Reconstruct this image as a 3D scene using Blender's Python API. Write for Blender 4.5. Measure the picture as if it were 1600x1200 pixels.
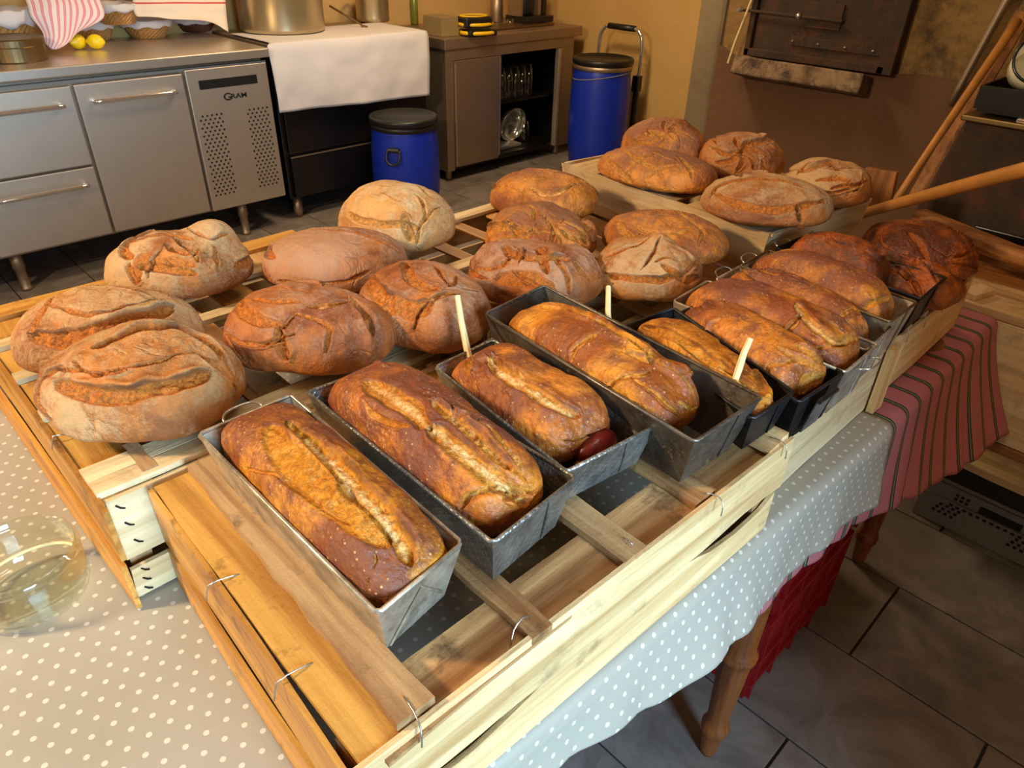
import bpy, math, random
import numpy as np
from math import sin, cos, pi, radians as R
random.seed(7)
rng = np.random.default_rng(11)
C = bpy.context.scene.collection
scn = bpy.context.scene
for o in list(bpy.data.objects): bpy.data.objects.remove(o)

# ------------------------------------------------------------ camera
F, PITCH, ROLL, CH = 1107.75, .57418, -.02802, 1.44
hd = np.array([cos(pi/4), sin(pi/4), 0]); rt = np.array([sin(pi/4), -cos(pi/4), 0]); up = np.array([0, 0, 1.])
fw = hd*cos(PITCH)-up*sin(PITCH); dn = -hd*sin(PITCH)-up*cos(PITCH)
cx_ = cos(ROLL)*rt+sin(ROLL)*dn; cd_ = -sin(ROLL)*rt+cos(ROLL)*dn
CAM = np.array([0, 0, CH])
from mathutils import Matrix, Vector
cam = bpy.data.objects.new('camera', bpy.data.cameras.new('camera')); C.objects.link(cam)
m = Matrix([[cx_[i], -cd_[i], -fw[i]] for i in range(3)]).to_4x4(); m.translation = Vector(CAM)
cam.matrix_world = m
cam.data.sensor_width = 36; cam.data.lens = F/1600*36; cam.data.clip_start = .02
scn.camera = cam

# ------------------------------------------------------------ light
scn.view_settings.view_transform = 'Standard'; scn.view_settings.look = 'None'
scn.view_settings.exposure = 0.0; scn.view_settings.gamma = 1
W = bpy.data.worlds.new('world'); scn.world = W; W.use_nodes = True
W.node_tree.nodes['Background'].inputs[0].default_value = (1.0, .86, .70, 1)
W.node_tree.nodes['Background'].inputs[1].default_value = .27

def area(name, loc, target, size, energy, col, size_y=None):
    l = bpy.data.lights.new(name, 'AREA'); l.energy = energy; l.color = col; l.size = size
    if size_y: l.shape = 'RECTANGLE'; l.size_y = size_y
    o = bpy.data.objects.new(name, l); C.objects.link(o); o.location = loc
    d = Vector(target)-Vector(loc); o.rotation_euler = d.to_track_quat('-Z', 'Y').to_euler()
    return o
area('doorway_daylight', (-.1, -2.3, 1.65), (.7, .6, .5), 1.0, 225, (.44, .73, 1.0), 1.3)
area('warm_lamp_left', (-1.3, 1.5, 2.2), (.8, .8, .9), .22, 68, (1.0, .78, .50))
area('warm_lamp_kitchen', (2.3, 2.5, 2.5), (2.6, 3.1, .6), .5, 46, (1.0, .76, .46))
area('soft_ceiling_lamp', (.7, .2, 2.55), (.8, .7, .9), .5, 6, (1.0, .90, .78))

# ------------------------------------------------------------ helpers
def ray(px, py): return cx_*(px-800)/F+cd_*(py-600)/F+fw
def at(px, py, z):
    v = ray(px, py); return CAM+v*((z-CH)/v[2])
def on_y(px, py, y):
    v = ray(px, py); return CAM+v*(y/v[1])
def on_x(px, py, x):
    v = ray(px, py); return CAM+v*(x/v[0])

def _h(ix, iy, iz, s):
    n = (ix*374761393+iy*668265263+iz*2147483647+s*974634777) & 0xffffffff
    n = ((n ^ (n >> 13))*1274126177) & 0xffffffff
    return ((n ^ (n >> 16)) & 0xffff)/65535.
def noise(P, freq, seed=0):
    Q = P*freq+100.; I = np.floor(Q).astype(np.int64); f = Q-I; f = f*f*(3-2*f); o = 0
    for a in (0, 1):
        for b in (0, 1):
            for c in (0, 1):
                w = (f[:, 0] if a else 1-f[:, 0])*(f[:, 1] if b else 1-f[:, 1])*(f[:, 2] if c else 1-f[:, 2])
                o = o+w*_h(I[:, 0]+a, I[:, 1]+b, I[:, 2]+c, seed)
    return o*2-1
def fbm(P, freq, seed=0, n=3):
    o = 0; a = 1.
    for i in range(n): o = o+a*noise(P, freq*2**i, seed+i*17); a *= .5
    return o/1.6

def mk(name, V, Fc, mat=None, parent=None, smooth=False, attrs=None, uv=None, origin=None, bevel=0):
    """one mesh object from world-space vertices"""
    V = np.asarray(V, float)
    if origin is None: origin = (V.min(0)+V.max(0))/2
    origin = np.asarray(origin, float)
    me = bpy.data.meshes.new(name); V2 = V-origin
    if isinstance(Fc, np.ndarray) and Fc.ndim == 2:
        n = len(Fc); k = Fc.shape[1]
        me.vertices.add(len(V2)); me.vertices.foreach_set('co', V2.ravel())
        me.loops.add(n*k); me.loops.foreach_set('vertex_index', Fc.ravel().astype(np.int32))
        me.polygons.add(n); me.polygons.foreach_set('loop_start', np.arange(0, n*k, k, dtype=np.int32))
        me.update(calc_edges=True); me.validate()
    else:
        me.from_pydata([tuple(v) for v in V2], [], [tuple(int(i) for i in f) for f in Fc]); me.update()
    if smooth: me.polygons.foreach_set('use_smooth', [True]*len(me.polygons))
    if attrs:
        for k, v in attrs.items():
            a = me.attributes.new(k, 'FLOAT', 'POINT'); a.data.foreach_set('value', np.asarray(v, np.float32))
    if uv is not None:
        u = me.uv_layers.new(name='uv'); li = np.empty(len(me.loops), np.int32); me.loops.foreach_get('vertex_index', li)
        u.data.foreach_set('uv', np.asarray(uv, np.float32)[li].ravel())
    if mat: me.materials.append(mat)
    o = bpy.data.objects.new(name, me); C.objects.link(o)
    par(o, parent, origin)
    if bevel:
        b = o.modifiers.new('bevel', 'BEVEL'); b.width = bevel; b.segments = 2; b.limit_method = 'ANGLE'
    return o
def wloc(o):
    p = Vector((0, 0, 0))
    while o is not None: p = p+o.location; o = o.parent
    return np.array(p)
def par(o, parent, origin):
    if parent is not None:
        o.parent = parent; o.location = Vector(origin)-Vector(wloc(parent))
    else: o.location = Vector(origin)
def thing(name, loc, label=None, cat=None, group=None):
    o = bpy.data.objects.new(name, None); C.objects.link(o); o.location = Vector(loc); o.empty_display_size = .05
    return tag(o, label, cat, group)
def tag(o, label=None, cat=None, group=None, kind=None):
    if label: o['label'] = label
    if cat: o['category'] = cat
    if group: o['group'] = group
    if kind: o['kind'] = kind
    return o
def struct(name, V, Fc, mat, label=None, **k):
    o = mk(name, V, Fc, mat, **k); o['kind'] = 'structure'
    if label: o['label'] = label
    return o
def copy_tree(o, parent=None):
    c = o.copy(); C.objects.link(c); c.parent = parent
    for ch in list(o.children): copy_tree(ch, c)
    return c

BOXF = [(0, 3, 2, 1), (4, 5, 6, 7), (0, 1, 5, 4), (1, 2, 6, 5), (2, 3, 7, 6), (3, 0, 4, 7)]
def box(x0, x1, y0, y1, z0, z1, rz=0, tilt=None):
    V = np.array([(x, y, z) for z in (z0, z1) for x, y in ((x0, y0), (x1, y0), (x1, y1), (x0, y1))], float)
    if rz:
        c = V.mean(0); a, b = cos(rz), sin(rz); D = V-c
        V = c+np.stack([a*D[:, 0]-b*D[:, 1], b*D[:, 0]+a*D[:, 1], D[:, 2]], 1)
    return V, BOXF
def join(*parts):
    V = []; Fc = []; n = 0
    for v, f in parts:
        V.append(np.asarray(v, float)); Fc += [tuple(i+n for i in q) for q in f]; n += len(v)
    return np.vstack(V), Fc
def hexa(P8): return np.array(P8, float), BOXF      # bottom 4, top 4, counter-clockwise
def plank(p0, p1, w, t, upv=(0, 0, 1), n=6, jit=.0012, warp=.002, seed=0):
    """a sawn board from p0 to p1: rough edges, slight warp; upv = thickness direction"""
    r = random.Random(seed*31+5); p0 = np.array(p0, float); p1 = np.array(p1, float)
    d = p1-p0; L = np.linalg.norm(d); d /= L; u = np.array(upv, float); u -= d*(u@d); u /= np.linalg.norm(u); s = np.cross(u, d)
    V = []; wa = r.uniform(-1, 1)*warp
    for i in range(n+1):
        f = i/n; c = p0+(p1-p0)*f+u*wa*sin(pi*f)
        a = w/2+r.uniform(-jit, jit); b = w/2+r.uniform(-jit, jit)
        V += [c-s*a-u*t/2, c+s*b-u*t/2, c+s*b+u*t/2, c-s*a+u*t/2]
    Fc = [(0, 1, 2, 3), tuple(4*n+k for k in (3, 2, 1, 0))]
    for i in range(n):
        for k in range(4):
            a = 4*i+k; b = 4*i+(k+1) % 4; Fc.append((a, a+4, b+4, b))
    return np.array(V), Fc
def tube(P, r, n=10, cap=True, closed=False):
    P = np.array(P, float); N = len(P); rr = r if hasattr(r, '__len__') else [r]*N
    V = []; Fc = []; ref = None
    for i in range(N):
        if closed: t = P[(i+1) % N]-P[i-1]
        else: t = P[min(i+1, N-1)]-P[max(i-1, 0)]
        t = t/np.linalg.norm(t)
        if ref is None:
            ref = np.array([0, 0, 1.]) if abs(t[2]) < .9 else np.array([1., 0, 0])
        a = ref-t*(ref@t); a /= np.linalg.norm(a); ref = a; b = np.cross(t, a)
        for k in range(n):
            q = 2*pi*k/n; V.append(P[i]+rr[i]*(a*cos(q)+b*sin(q)))
    M = N if closed else N-1
    for i in range(M):
        j = (i+1) % N
        for k in range(n):
            k2 = (k+1) % n; Fc.append((i*n+k, i*n+k2, j*n+k2, j*n+k))
    if cap and not closed: Fc += [tuple(range(n))[::-1], tuple((N-1)*n+k for k in range(n))]
    return np.array(V), Fc
def lathe(prof, c=(0, 0, 0), n=40, cap0=True, cap1=True, sx=1, sy=1):
    V = []; Fc = []
    for r, z in prof:
        for k in range(n): V.append((c[0]+sx*r*cos(2*pi*k/n), c[1]+sy*r*sin(2*pi*k/n), c[2]+z))
    for i in range(len(prof)-1):
        for k in range(n):
            k2 = (k+1) % n; Fc.append((i*n+k, i*n+k2, (i+1)*n+k2, (i+1)*n+k))
    if cap0: Fc.append(tuple(range(n))[::-1])
    if cap1: Fc.append(tuple((len(prof)-1)*n+k for k in range(n)))
    return np.array(V), Fc
def grid(nu, nv):
    i = np.arange(nu*nv).reshape(nv, nu)
    return np.stack([i[:-1, :-1], i[:-1, 1:], i[1:, 1:], i[1:, :-1]], -1).reshape(-1, 4)
def curve_pts(P, n=6):
    """Catmull-Rom through P"""
    P = np.array(P, float); Q = np.vstack([2*P[0]-P[1], P, 2*P[-1]-P[-2]]); o = []
    for i in range(len(P)-1):
        a, b, c, d = Q[i:i+4]
        for k in range(n):
            t = k/n; o.append(.5*((2*b)+(c-a)*t+(2*a-5*b+4*c-d)*t*t+(3*b-a-3*c+d)*t**3))
    o.append(P[-1]); return np.array(o)

# ------------------------------------------------------------ materials
class N:
    def __init__(s, name):
        s.m = bpy.data.materials.new(name); s.m.use_nodes = True; s.t = s.m.node_tree; s.b = s.t.nodes['Principled BSDF']; s.x = 0
    def n(s, typ, **k):
        q = s.t.nodes.new(typ); q.location = (s.x, 0); s.x -= 180
        for a, v in k.items(): setattr(q, a, v)
        return q
    def l(s, a, b): s.t.links.new(a, b)
    def val(s, v): q = s.n('ShaderNodeValue'); q.outputs[0].default_value = v; return q.outputs[0]
    def math(s, op, a, b=0, clamp=False):
        q = s.n('ShaderNodeMath', operation=op, use_clamp=clamp)
        for i, v in enumerate((a, b)):
            if isinstance(v, (int, float)): q.inputs[i].default_value = v
            else: s.l(v, q.inputs[i])
        return q.outputs[0]
    def mix(s, f, a, b, mode='MIX'):
        q = s.n('ShaderNodeMix', data_type='RGBA', blend_type=mode)
        for sock, v in ((q.inputs[0], f), (q.inputs[6], a), (q.inputs[7], b)):
            if isinstance(v, (int, float)): sock.default_value = v
            elif isinstance(v, tuple): sock.default_value = (*v, 1)
            else: s.l(v, sock)
        return q.outputs[2]
    def obj(s, scale=(1, 1, 1), rand=True, uv=False):
        t = s.n('ShaderNodeTexCoord'); mp = s.n('ShaderNodeMapping'); s.l(t.outputs['UV' if uv else 'Object'], mp.inputs[0]); mp.inputs['Scale'].default_value = scale
        if rand:
            oi = s.n('ShaderNodeObjectInfo'); r = s.math('MULTIPLY', oi.outputs['Random'], 37.)
            s.l(r, mp.inputs['Location'])
        return mp.outputs[0]
    def noise(s, v, sc, det=4, rough=.55, dist=0):
        q = s.n('ShaderNodeTexNoise'); s.l(v, q.inputs['Vector']); q.inputs['Scale'].default_value = sc; q.inputs['Detail'].default_value = det
        q.inputs['Roughness'].default_value = rough; q.inputs['Distortion'].default_value = dist; return q.outputs['Fac']
    def ramp(s, f, *stops, interp='LINEAR'):
        q = s.n('ShaderNodeValToRGB'); q.color_ramp.interpolation = interp; e = q.color_ramp.elements
        while len(e) < len(stops): e.new(.5)
        for i, (p, c) in enumerate(stops):
            e[i].position = p; e[i].color = (*c, 1) if isinstance(c, tuple) else (c, c, c, 1)
        s.l(f, q.inputs[0]); return q.outputs[0]
    def attr(s, name): q = s.n('ShaderNodeAttribute', attribute_name=name); return q.outputs['Fac']
    def bump(s, h, st=.3, d=.01):
        q = s.n('ShaderNodeBump'); s.l(h, q.inputs['Height']); q.inputs['Strength'].default_value = st; q.inputs['Distance'].default_value = d
        s.l(q.outputs[0], s.b.inputs['Normal'])
    def out(s, col=None, rough=None, metal=None, **k):
        for nm, v in (('Base Color', col), ('Roughness', rough), ('Metallic', metal)):
            if v is None: continue
            if isinstance(v, (int, float)): s.b.inputs[nm].default_value = v
            elif isinstance(v, tuple): s.b.inputs[nm].default_value = (*v, 1)
            else: s.l(v, s.b.inputs[nm])
        for a, v in k.items(): s.b.inputs[a.replace('_', ' ')].default_value = v
        return s.m
def srgb(r, g, b):
    f = lambda c: (c/255/12.92 if c/255 <= .04045 else ((c/255+.055)/1.055)**2.4)
    return (f(r), f(g), f(b))

def wood(name, light, dark, ax, rough=.6, stain=.5):
    q = N(name); sc = [38, 38, 38]; sc[ax] = 2.2
    v = q.obj(tuple(sc)); v2 = q.obj((1, 1, 1))
    g = q.noise(v, 1.0, 5, .6, .6); b = q.noise(v2, 13, 6, .72)
    col = q.mix(q.ramp(g, (.36, 0.), (.66, 1.)), light, dark)
    oi = q.n('ShaderNodeObjectInfo'); tint = q.ramp(oi.outputs['Random'], (0, (.80, .78, .76)), (.5, (1, 1, 1)), (1, (1.12, 1.03, .9)))
    col = q.mix(1., col, tint, 'MULTIPLY')
    st = q.ramp(b, (.56, 0.), (.70, 1.)); st = q.math('MULTIPLY', st, stain)
    col = q.mix(st, col, tuple(c*.28 for c in dark))
    fine = q.noise(v, 4, 3, .7)
    q.bump(q.math('ADD', fine, q.noise(v2, 120, 4, .7)), .4, .002)
    return q.out(col, rough)
LW, DW = srgb(232, 200, 148), srgb(186, 142, 88)
wood_x = [wood('wood_grain_%d' % a, LW, DW, a) for a in range(3)]
old_x = [wood('old_wood_grain_%d' % a, srgb(198, 158, 108), srgb(136, 92, 52), a, .75, .9) for a in range(3)]
shiny_x = [wood('waxed_wood_grain_%d' % a, srgb(212, 158, 76), srgb(166, 110, 44), a, .45, 1.) for a in range(3)]
pale_x = [wood('pale_wood_grain_%d' % a, srgb(230, 206, 160), srgb(192, 160, 112), a, .7, .4) for a in range(3)]
brown_x = [wood('brown_wood_grain_%d' % a, srgb(170, 112, 56), srgb(120, 70, 28), a, .55, .4) for a in range(3)]
leg_wood = wood('turned_leg_wood', srgb(146, 84, 34), srgb(84, 40, 14), 2, .4, .8)

def steel(name, col, rough, aniso=None, wear=.12):
    q = N(name); v = q.obj((1, 1, 60)); n1 = q.noise(v, 6, 3); n2 = q.noise(q.obj(), 7, 4)
    r = q.math('ADD', q.math('MULTIPLY', n2, wear), rough-wear*.5)
    c = q.mix(q.ramp(n2, (.3, 0.), (.75, 1.)), col, tuple(x*.84 for x in col)); q.bump(n1, .03, .001)
    return q.out(c, r, .86)
m_steel = steel('brushed_steel', srgb(214, 200, 184), .42)
m_steel_top = steel('worktop_steel', srgb(226, 216, 202), .33)
m_steel_dark = steel('dull_steel', srgb(172, 150, 126), .45)
m_chrome = steel('chrome', srgb(225, 222, 215), .12)
m_wire = steel('wire', srgb(190, 185, 178), .3)
m_pot = steel('pot_steel', srgb(200, 180, 140), .3)
m_brass = steel('old_tin_plate', srgb(128, 104, 68), .42)
def flat(name, col, rough=.5, metal=0, bump=0, sc=60, var=.15, **k):
    q = N(name); n1 = q.noise(q.obj(), sc, 4); c = q.mix(q.ramp(n1, (.3, 0.), (.7, 1.)), col, tuple(x*(1-var) for x in col))
    if bump: q.bump(n1, bump, .002)
    return q.out(c, rough, metal, **k)
m_black = flat('black_enamel_and_shade', srgb(18, 16, 16), .3)  # stove enamel, also the painted shade inside the steel cabinet
m_blackp = flat('black_plastic', srgb(26, 24, 22), .4)
m_blue = flat('blue_plastic', srgb(14, 44, 168), .38, var=.08, sc=8)
m_red = flat('red_plastic', srgb(150, 22, 22), .4, var=.25, sc=10)
m_grey = flat('grey_plastic', srgb(128, 126, 124), .55)
m_yellow = flat('yellow_plastic', srgb(236, 186, 20), .45)
m_white = flat('white_linen', srgb(208, 200, 198), .9, bump=.2, sc=400, var=.05)
m_dark = flat('dark_gap', srgb(14, 12, 10), .8)
m_wicker = flat('wicker', srgb(196, 140, 72), .7, var=.5, sc=200, bump=.4)
m_wickerd = flat('dark_wicker', srgb(108, 52, 24), .7, var=.5, sc=200, bump=.4)
m_card = flat('cardboard', srgb(140, 116, 72), .85)
m_terra = flat('terracotta', srgb(150, 92, 58), .8)
m_cream = flat('cream_enamel', srgb(226, 218, 190), .25)
m_ham = flat('dark_red_filling', srgb(104, 18, 12), .32, bump=.4, sc=90, var=.5)
m_cheese = flat('baked_cheese', srgb(226, 128, 30), .38, bump=.5, sc=70, var=.55)
m_stick = flat('peeled_stick', srgb(232, 206, 150), .6, bump=.3, sc=80)
def lemon():
    q = N('lemon_peel'); v = q.obj(); n1 = q.noise(v, 160, 2); q.bump(n1, .25, .001); return q.out(srgb(244, 206, 18), .4)
m_lemon = lemon()
def glassm(name, tint=(1, 1, 1), rough=.02):
    q = N(name); q.t.nodes.remove(q.b)                       # thin clear wall: see-through with fresnel reflection
    tr = q.n('ShaderNodeBsdfTransparent'); tr.inputs[0].default_value = (*tint, 1)
    gl = q.n('ShaderNodeBsdfGlossy'); gl.inputs['Roughness'].default_value = rough; gl.inputs[0].default_value = (.95, .97, .95, 1)
    fr = q.n('ShaderNodeLayerWeight'); fr.inputs[0].default_value = .5; mx = q.n('ShaderNodeMixShader')
    q.l(q.math('ADD', q.math('MULTIPLY', q.math('POWER', fr.outputs['Facing'], 2.5), .75), .05), mx.inputs[0]); q.l(tr.outputs[0], mx.inputs[1]); q.l(gl.outputs[0], mx.inputs[2])
    o = [n for n in q.t.nodes if n.type == 'OUTPUT_MATERIAL'][0]; q.l(mx.outputs[0], o.inputs[0]); return q.m
m_glass = glassm('clear_glass', (.955, .97, .93), .05)

def tinm(name, col, spots, rough=.38, quilt=False, edge=None):
    q = N(name); v = q.obj(); n1 = q.noise(v, 26, 5, .7); n2 = q.noise(v, 180, 3, .7)
    c = q.mix(q.ramp(n1, (.38, 0.), (.62, 1.)), col, tuple(x*.42 for x in col))
    sp = q.ramp(q.math('ADD', q.math('MULTIPLY', n1, .6), q.math('MULTIPLY', n2, .4)), (.56, 0.), (.64, 1.))
    c = q.mix(q.math('MULTIPLY', sp, spots), c, srgb(150, 126, 90))
    mt = q.math('MULTIPLY', .72, q.math('SUBTRACT', 1., q.math('MULTIPLY', sp, spots)))
    if quilt:
        t = q.n('ShaderNodeTexCoord'); mp = q.n('ShaderNodeMapping'); q.l(t.outputs['Object'], mp.inputs[0])
        mp.inputs['Rotation'].default_value = (R(45), R(45), R(45)); mp.inputs['Scale'].default_value = (160, 160, 160)
        vo = q.n('ShaderNodeTexVoronoi', feature='F1', distance='CHEBYCHEV'); vo.inputs['Randomness'].default_value = 0; vo.inputs['Scale'].default_value = 1
        q.l(mp.outputs[0], vo.inputs['Vector']); q.bump(vo.outputs['Distance'], .5, .003)
    else: q.bump(n2, .12, .001)
    return q.out(c, q.math('ADD', q.math('MULTIPLY', n2, .25), rough-.1), mt)
m_tin_l = tinm('light_tin_plate', srgb(216, 202, 178), .25, .34)
m_tin_d = tinm('dark_tin_plate', srgb(98, 98, 98), .25, .36)
m_tin_q = tinm('quilted_tin_plate', srgb(156, 150, 140), .2, .34, True)
m_tin_b = tinm('blackened_tin_plate', srgb(122, 110, 96), .45, .36)
m_tin_k = tinm('black_tin_plate', srgb(56, 54, 54), .1, .42)

def bread(name, crust, deep, flour, crumb, rough=.6, fl=1., spot=.5, bump=.55, dots=.0, lines=1.):
    q = N(name); v = q.obj((1, 1, 1))
    n0 = q.noise(v, 11, 4, .6, .3); n1 = q.noise(v, 40, 5, .65); n2 = q.noise(v, 210, 4, .7); n3 = q.noise(v, 620, 2, .6)
    c = q.mix(q.ramp(n0, (.42, 0.), (.58, 1.)), crust, deep)
    c = q.mix(q.math('MULTIPLY', q.ramp(n1, (.46, 0.), (.68, 1.)), spot), c, tuple(x*.5 for x in deep))
    nr = q.noise(v, 16, 3, .55, .9); rd = q.math('ABSOLUTE', q.math('SUBTRACT', nr, .5)); msk = q.ramp(q.noise(v, 9, 2, .5), (.50, 0.), (.62, 1.))
    line = q.math('MULTIPLY', q.ramp(rd, (.0, 1.), (.011, 0.)), msk); soft = q.math('MULTIPLY', q.ramp(rd, (.0, 1.), (.05, 0.)), msk)
    c = q.mix(q.math('MULTIPLY', soft, .45), c, crust)
    f = q.attr('flour'); ff = q.math('ADD', q.math('MULTIPLY', f, 1.15), q.math('MULTIPLY', q.math('SUBTRACT', n1, .5), 1.3))
    ff = q.math('ADD', ff, q.math('MULTIPLY', q.math('SUBTRACT', n2, .5), .9))
    ff = q.math('MULTIPLY', q.ramp(ff, (.3, 0.), (.78, 1.)), fl)
    c = q.mix(ff, c, flour)
    if dots:                                  # blisters on a glazed crust
        vo = q.n('ShaderNodeTexVoronoi'); vo.inputs['Scale'].default_value = 150; q.l(v, vo.inputs['Vector'])
        d = q.ramp(vo.outputs['Distance'], (.10, 1.), (.22, 0.)); d = q.math('MULTIPLY', d, q.ramp(n1, (.44, 0.), (.56, 1.)))
        c = q.mix(q.math('MULTIPLY', d, dots), c, srgb(240, 178, 100)); blist = d
    c = q.mix(q.math('MULTIPLY', line, .55*lines), c, tuple(x*.3 for x in deep))
    k = q.attr('crack'); kk = q.math('ADD', k, q.math('MULTIPLY', q.math('SUBTRACT', n2, .5), .5))
    torn = q.mix(q.ramp(n2, (.38, 0.), (.60, 1.)), crumb, tuple(x*.38 for x in crumb)); torn = q.mix(q.math('MULTIPLY', q.ramp(n1, (.4, 0.), (.62, 1.)), .5), torn, crust)
    c = q.mix(q.ramp(kk, (.22, 0.), (.55, 1.)), c, torn)
    core = q.attr('core'); core = q.math('ADD', core, q.math('MULTIPLY', q.math('SUBTRACT', n2, .5), .6))
    c = q.mix(q.ramp(core, (.42, 0.), (.9, 1.)), c, q.mix(q.ramp(n2, (.38, 0.), (.62, 1.)), srgb(240, 200, 130), srgb(196, 128, 60)))
    e = q.attr('burn_dark'); e = q.math('ADD', e, q.math('MULTIPLY', q.math('SUBTRACT', n1, .5), .8))
    c = q.mix(q.math('MULTIPLY', q.ramp(e, (.3, 0.), (.85, 1.)), .75), c, tuple(x*.36 for x in deep))
    h = q.math('ADD', q.math('MULTIPLY', n2, .6), q.math('MULTIPLY', n1, .9)); h = q.math('ADD', h, q.math('MULTIPLY', n3, .2))
    h = q.math('ADD', h, q.math('MULTIPLY', q.math('MULTIPLY', k, n2), 1.6)); h = q.math('SUBTRACT', h, q.math('MULTIPLY', soft, .5*lines))
    if dots: h = q.math('ADD', h, q.math('MULTIPLY', q.math('SUBTRACT', 1., vo.outputs['Distance']), .5))
    q.bump(h, bump*1.35, .004)
    r = q.math('ADD', q.math('MULTIPLY', ff, .25), rough)
    return q.out(c, r, 0., Specular_IOR_Level=.45)
b_flour = bread('floured_crust', srgb(186, 112, 44), srgb(140, 80, 36), srgb(188, 146, 98), srgb(214, 122, 30), .60)
b_pale = bread('pale_floured_crust', srgb(204, 144, 78), srgb(176, 114, 56), srgb(206, 170, 122), srgb(216, 142, 56), .66, bump=.45, lines=.7)
b_brown = bread('brown_floured_crust', srgb(180, 104, 42), srgb(130, 66, 30), srgb(174, 126, 92), srgb(218, 122, 28), .52)
b_orange = bread('orange_crust', srgb(206, 126, 42), srgb(144, 74, 26), srgb(142, 92, 62), srgb(220, 146, 56), .45, .8, .6, .5, .25)
b_tin = bread('glazed_tin_crust', srgb(216, 136, 34), srgb(146, 72, 20), srgb(122, 66, 42), srgb(232, 148, 40), .28, .95, .65, .5, .75, .8)
b_tinr = bread('reddish_tin_crust', srgb(204, 120, 38), srgb(132, 62, 24), srgb(118, 64, 46), srgb(226, 146, 48), .30, .95, .6, .5, .6, .8)
b_dark = bread('dark_baked_crust', srgb(168, 82, 20), srgb(92, 40, 14), srgb(84, 50, 38), srgb(176, 92, 28), .34, .8, .6, .55, .2)

# cloths
def dotted():
    q = N('dotted_oilcloth'); t = q.n('ShaderNodeTexCoord'); sx = q.n('ShaderNodeSeparateXYZ'); q.l(t.outputs['UV'], sx.inputs[0])
    def lat(ox, oy):
        a = q.math('SUBTRACT', q.math('FRACT', q.math('ADD', q.math('DIVIDE', sx.outputs[0], .0212), ox)), .5)
        b = q.math('SUBTRACT', q.math('FRACT', q.math('ADD', q.math('DIVIDE', sx.outputs[1], .0370), oy)), .5)
        a = q.math('MULTIPLY', a, .0212); b = q.math('MULTIPLY', b, .0370)
        d = q.math('SQRT', q.math('ADD', q.math('MULTIPLY', a, a), q.math('MULTIPLY', b, b)))
        return q.math('LESS_THAN', d, .0030)
    k = q.math('MAXIMUM', lat(.44, .5), lat(.94, 0.))
    n1 = q.noise(q.obj(), 5, 3)
    base = q.mix(n1, srgb(156, 146, 130), srgb(170, 160, 144)); c = q.mix(k, base, srgb(208, 198, 180))
    q.bump(n1, .15, .01)
    return q.out(c, q.math('ADD', q.math('MULTIPLY', n1, .2), .28), 0.)
m_dot = dotted()
def striped(name, period, stops, base, ax=0, rough=.9):
    q = N(name); t = q.n('ShaderNodeTexCoord'); sx = q.n('ShaderNodeSeparateXYZ'); q.l(t.outputs['UV'], sx.inputs[0])
    fr = q.math('FRACT', q.math('DIVIDE', sx.outputs[ax], period))
    c = q.ramp(fr, *stops, interp='CONSTANT')
    n1 = q.noise(q.obj((1, 1, 1)), 500, 2); q.bump(n1, .2, .001)
    return q.out(c, rough, 0.)
PK, GN, DG, WL = srgb(158, 82, 86), srgb(96, 118, 80), srgb(22, 36, 24), srgb(196, 128, 130)
st = [(0, DG), (.055, GN), (.13, DG), (.185, PK)]
for i in range(9): st += [(.23+i*.082, WL), (.255+i*.082, PK)]
m_stripe = striped('red_striped_weave', .058, st, PK)
m_pink = striped('pink_striped_towel', .030, [(0, srgb(232, 214, 206)), (.55, srgb(214, 112, 130)), (.62, srgb(228, 150, 160)), (.86, srgb(214, 112, 130)), (.93, srgb(232, 214, 206))], PK)
m_redline = striped('red_lined_towel', .22, [(0, srgb(226, 206, 184)), (.46, srgb(196, 70, 66)), (.5, srgb(226, 206, 184))], PK, 1)
# room
def plaster(name, a, b, c3=None, sc=2.2, bump=.5):
    q = N(name); v = q.obj((1, 1, 1), rand=False); n1 = q.noise(v, sc, 6, .65, .4); n2 = q.noise(v, 30, 5, .7)
    c = q.mix(q.ramp(n1, (.35, 0.), (.65, 1.)), a, b)
    if c3: c = q.mix(q.math('MULTIPLY', q.ramp(q.noise(v, sc*1.7, 6, .75), (.47, 0.), (.62, 1.)), .8), c, c3)
    c = q.mix(q.math('MULTIPLY', n2, .35), c, tuple(x*.6 for x in b)); q.bump(n2, bump, .01)
    return q.out(c, .9, 0.)
m_wall = plaster('yellow_wall_paint', srgb(206, 168, 104), srgb(194, 152, 88), None, 1.2, .15)
m_oven_up = plaster('sooty_stone_plaster', srgb(150, 114, 62), srgb(104, 78, 42), srgb(44, 32, 22), 3.2)
m_oven_lo = plaster('brown_plaster', srgb(108, 74, 48), srgb(92, 60, 36), None, 1.6, .2)
m_greyp = plaster('grey_plaster', srgb(128, 110, 84), srgb(108, 92, 70), None, 3, .3)
m_ledge = plaster('ledge_stone', srgb(150, 122, 92), srgb(96, 70, 50), srgb(34, 26, 22), 9, .6)
m_iron = plaster('rusty_iron', srgb(64, 46, 30), srgb(40, 29, 20), srgb(86, 48, 24), 5, .4)
m_grout = flat('grout', srgb(46, 38, 32), .9)
def tilem():
    q = N('slate_floor_tile'); v = q.obj(); n1 = q.noise(v, 6, 6, .65, 1.2); n2 = q.noise(v, 40, 5, .7)
    c = q.mix(q.ramp(n1, (.3, 0.), (.7, 1.)), srgb(136, 126, 118), srgb(94, 84, 78)); q.bump(q.math('ADD', n1, q.math('MULTIPLY', n2, .3)), .35, .006)
    return q.out(c, q.math('ADD', q.math('MULTIPLY', n2, .25), .35), 0.)
m_tile = tilem()

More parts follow.
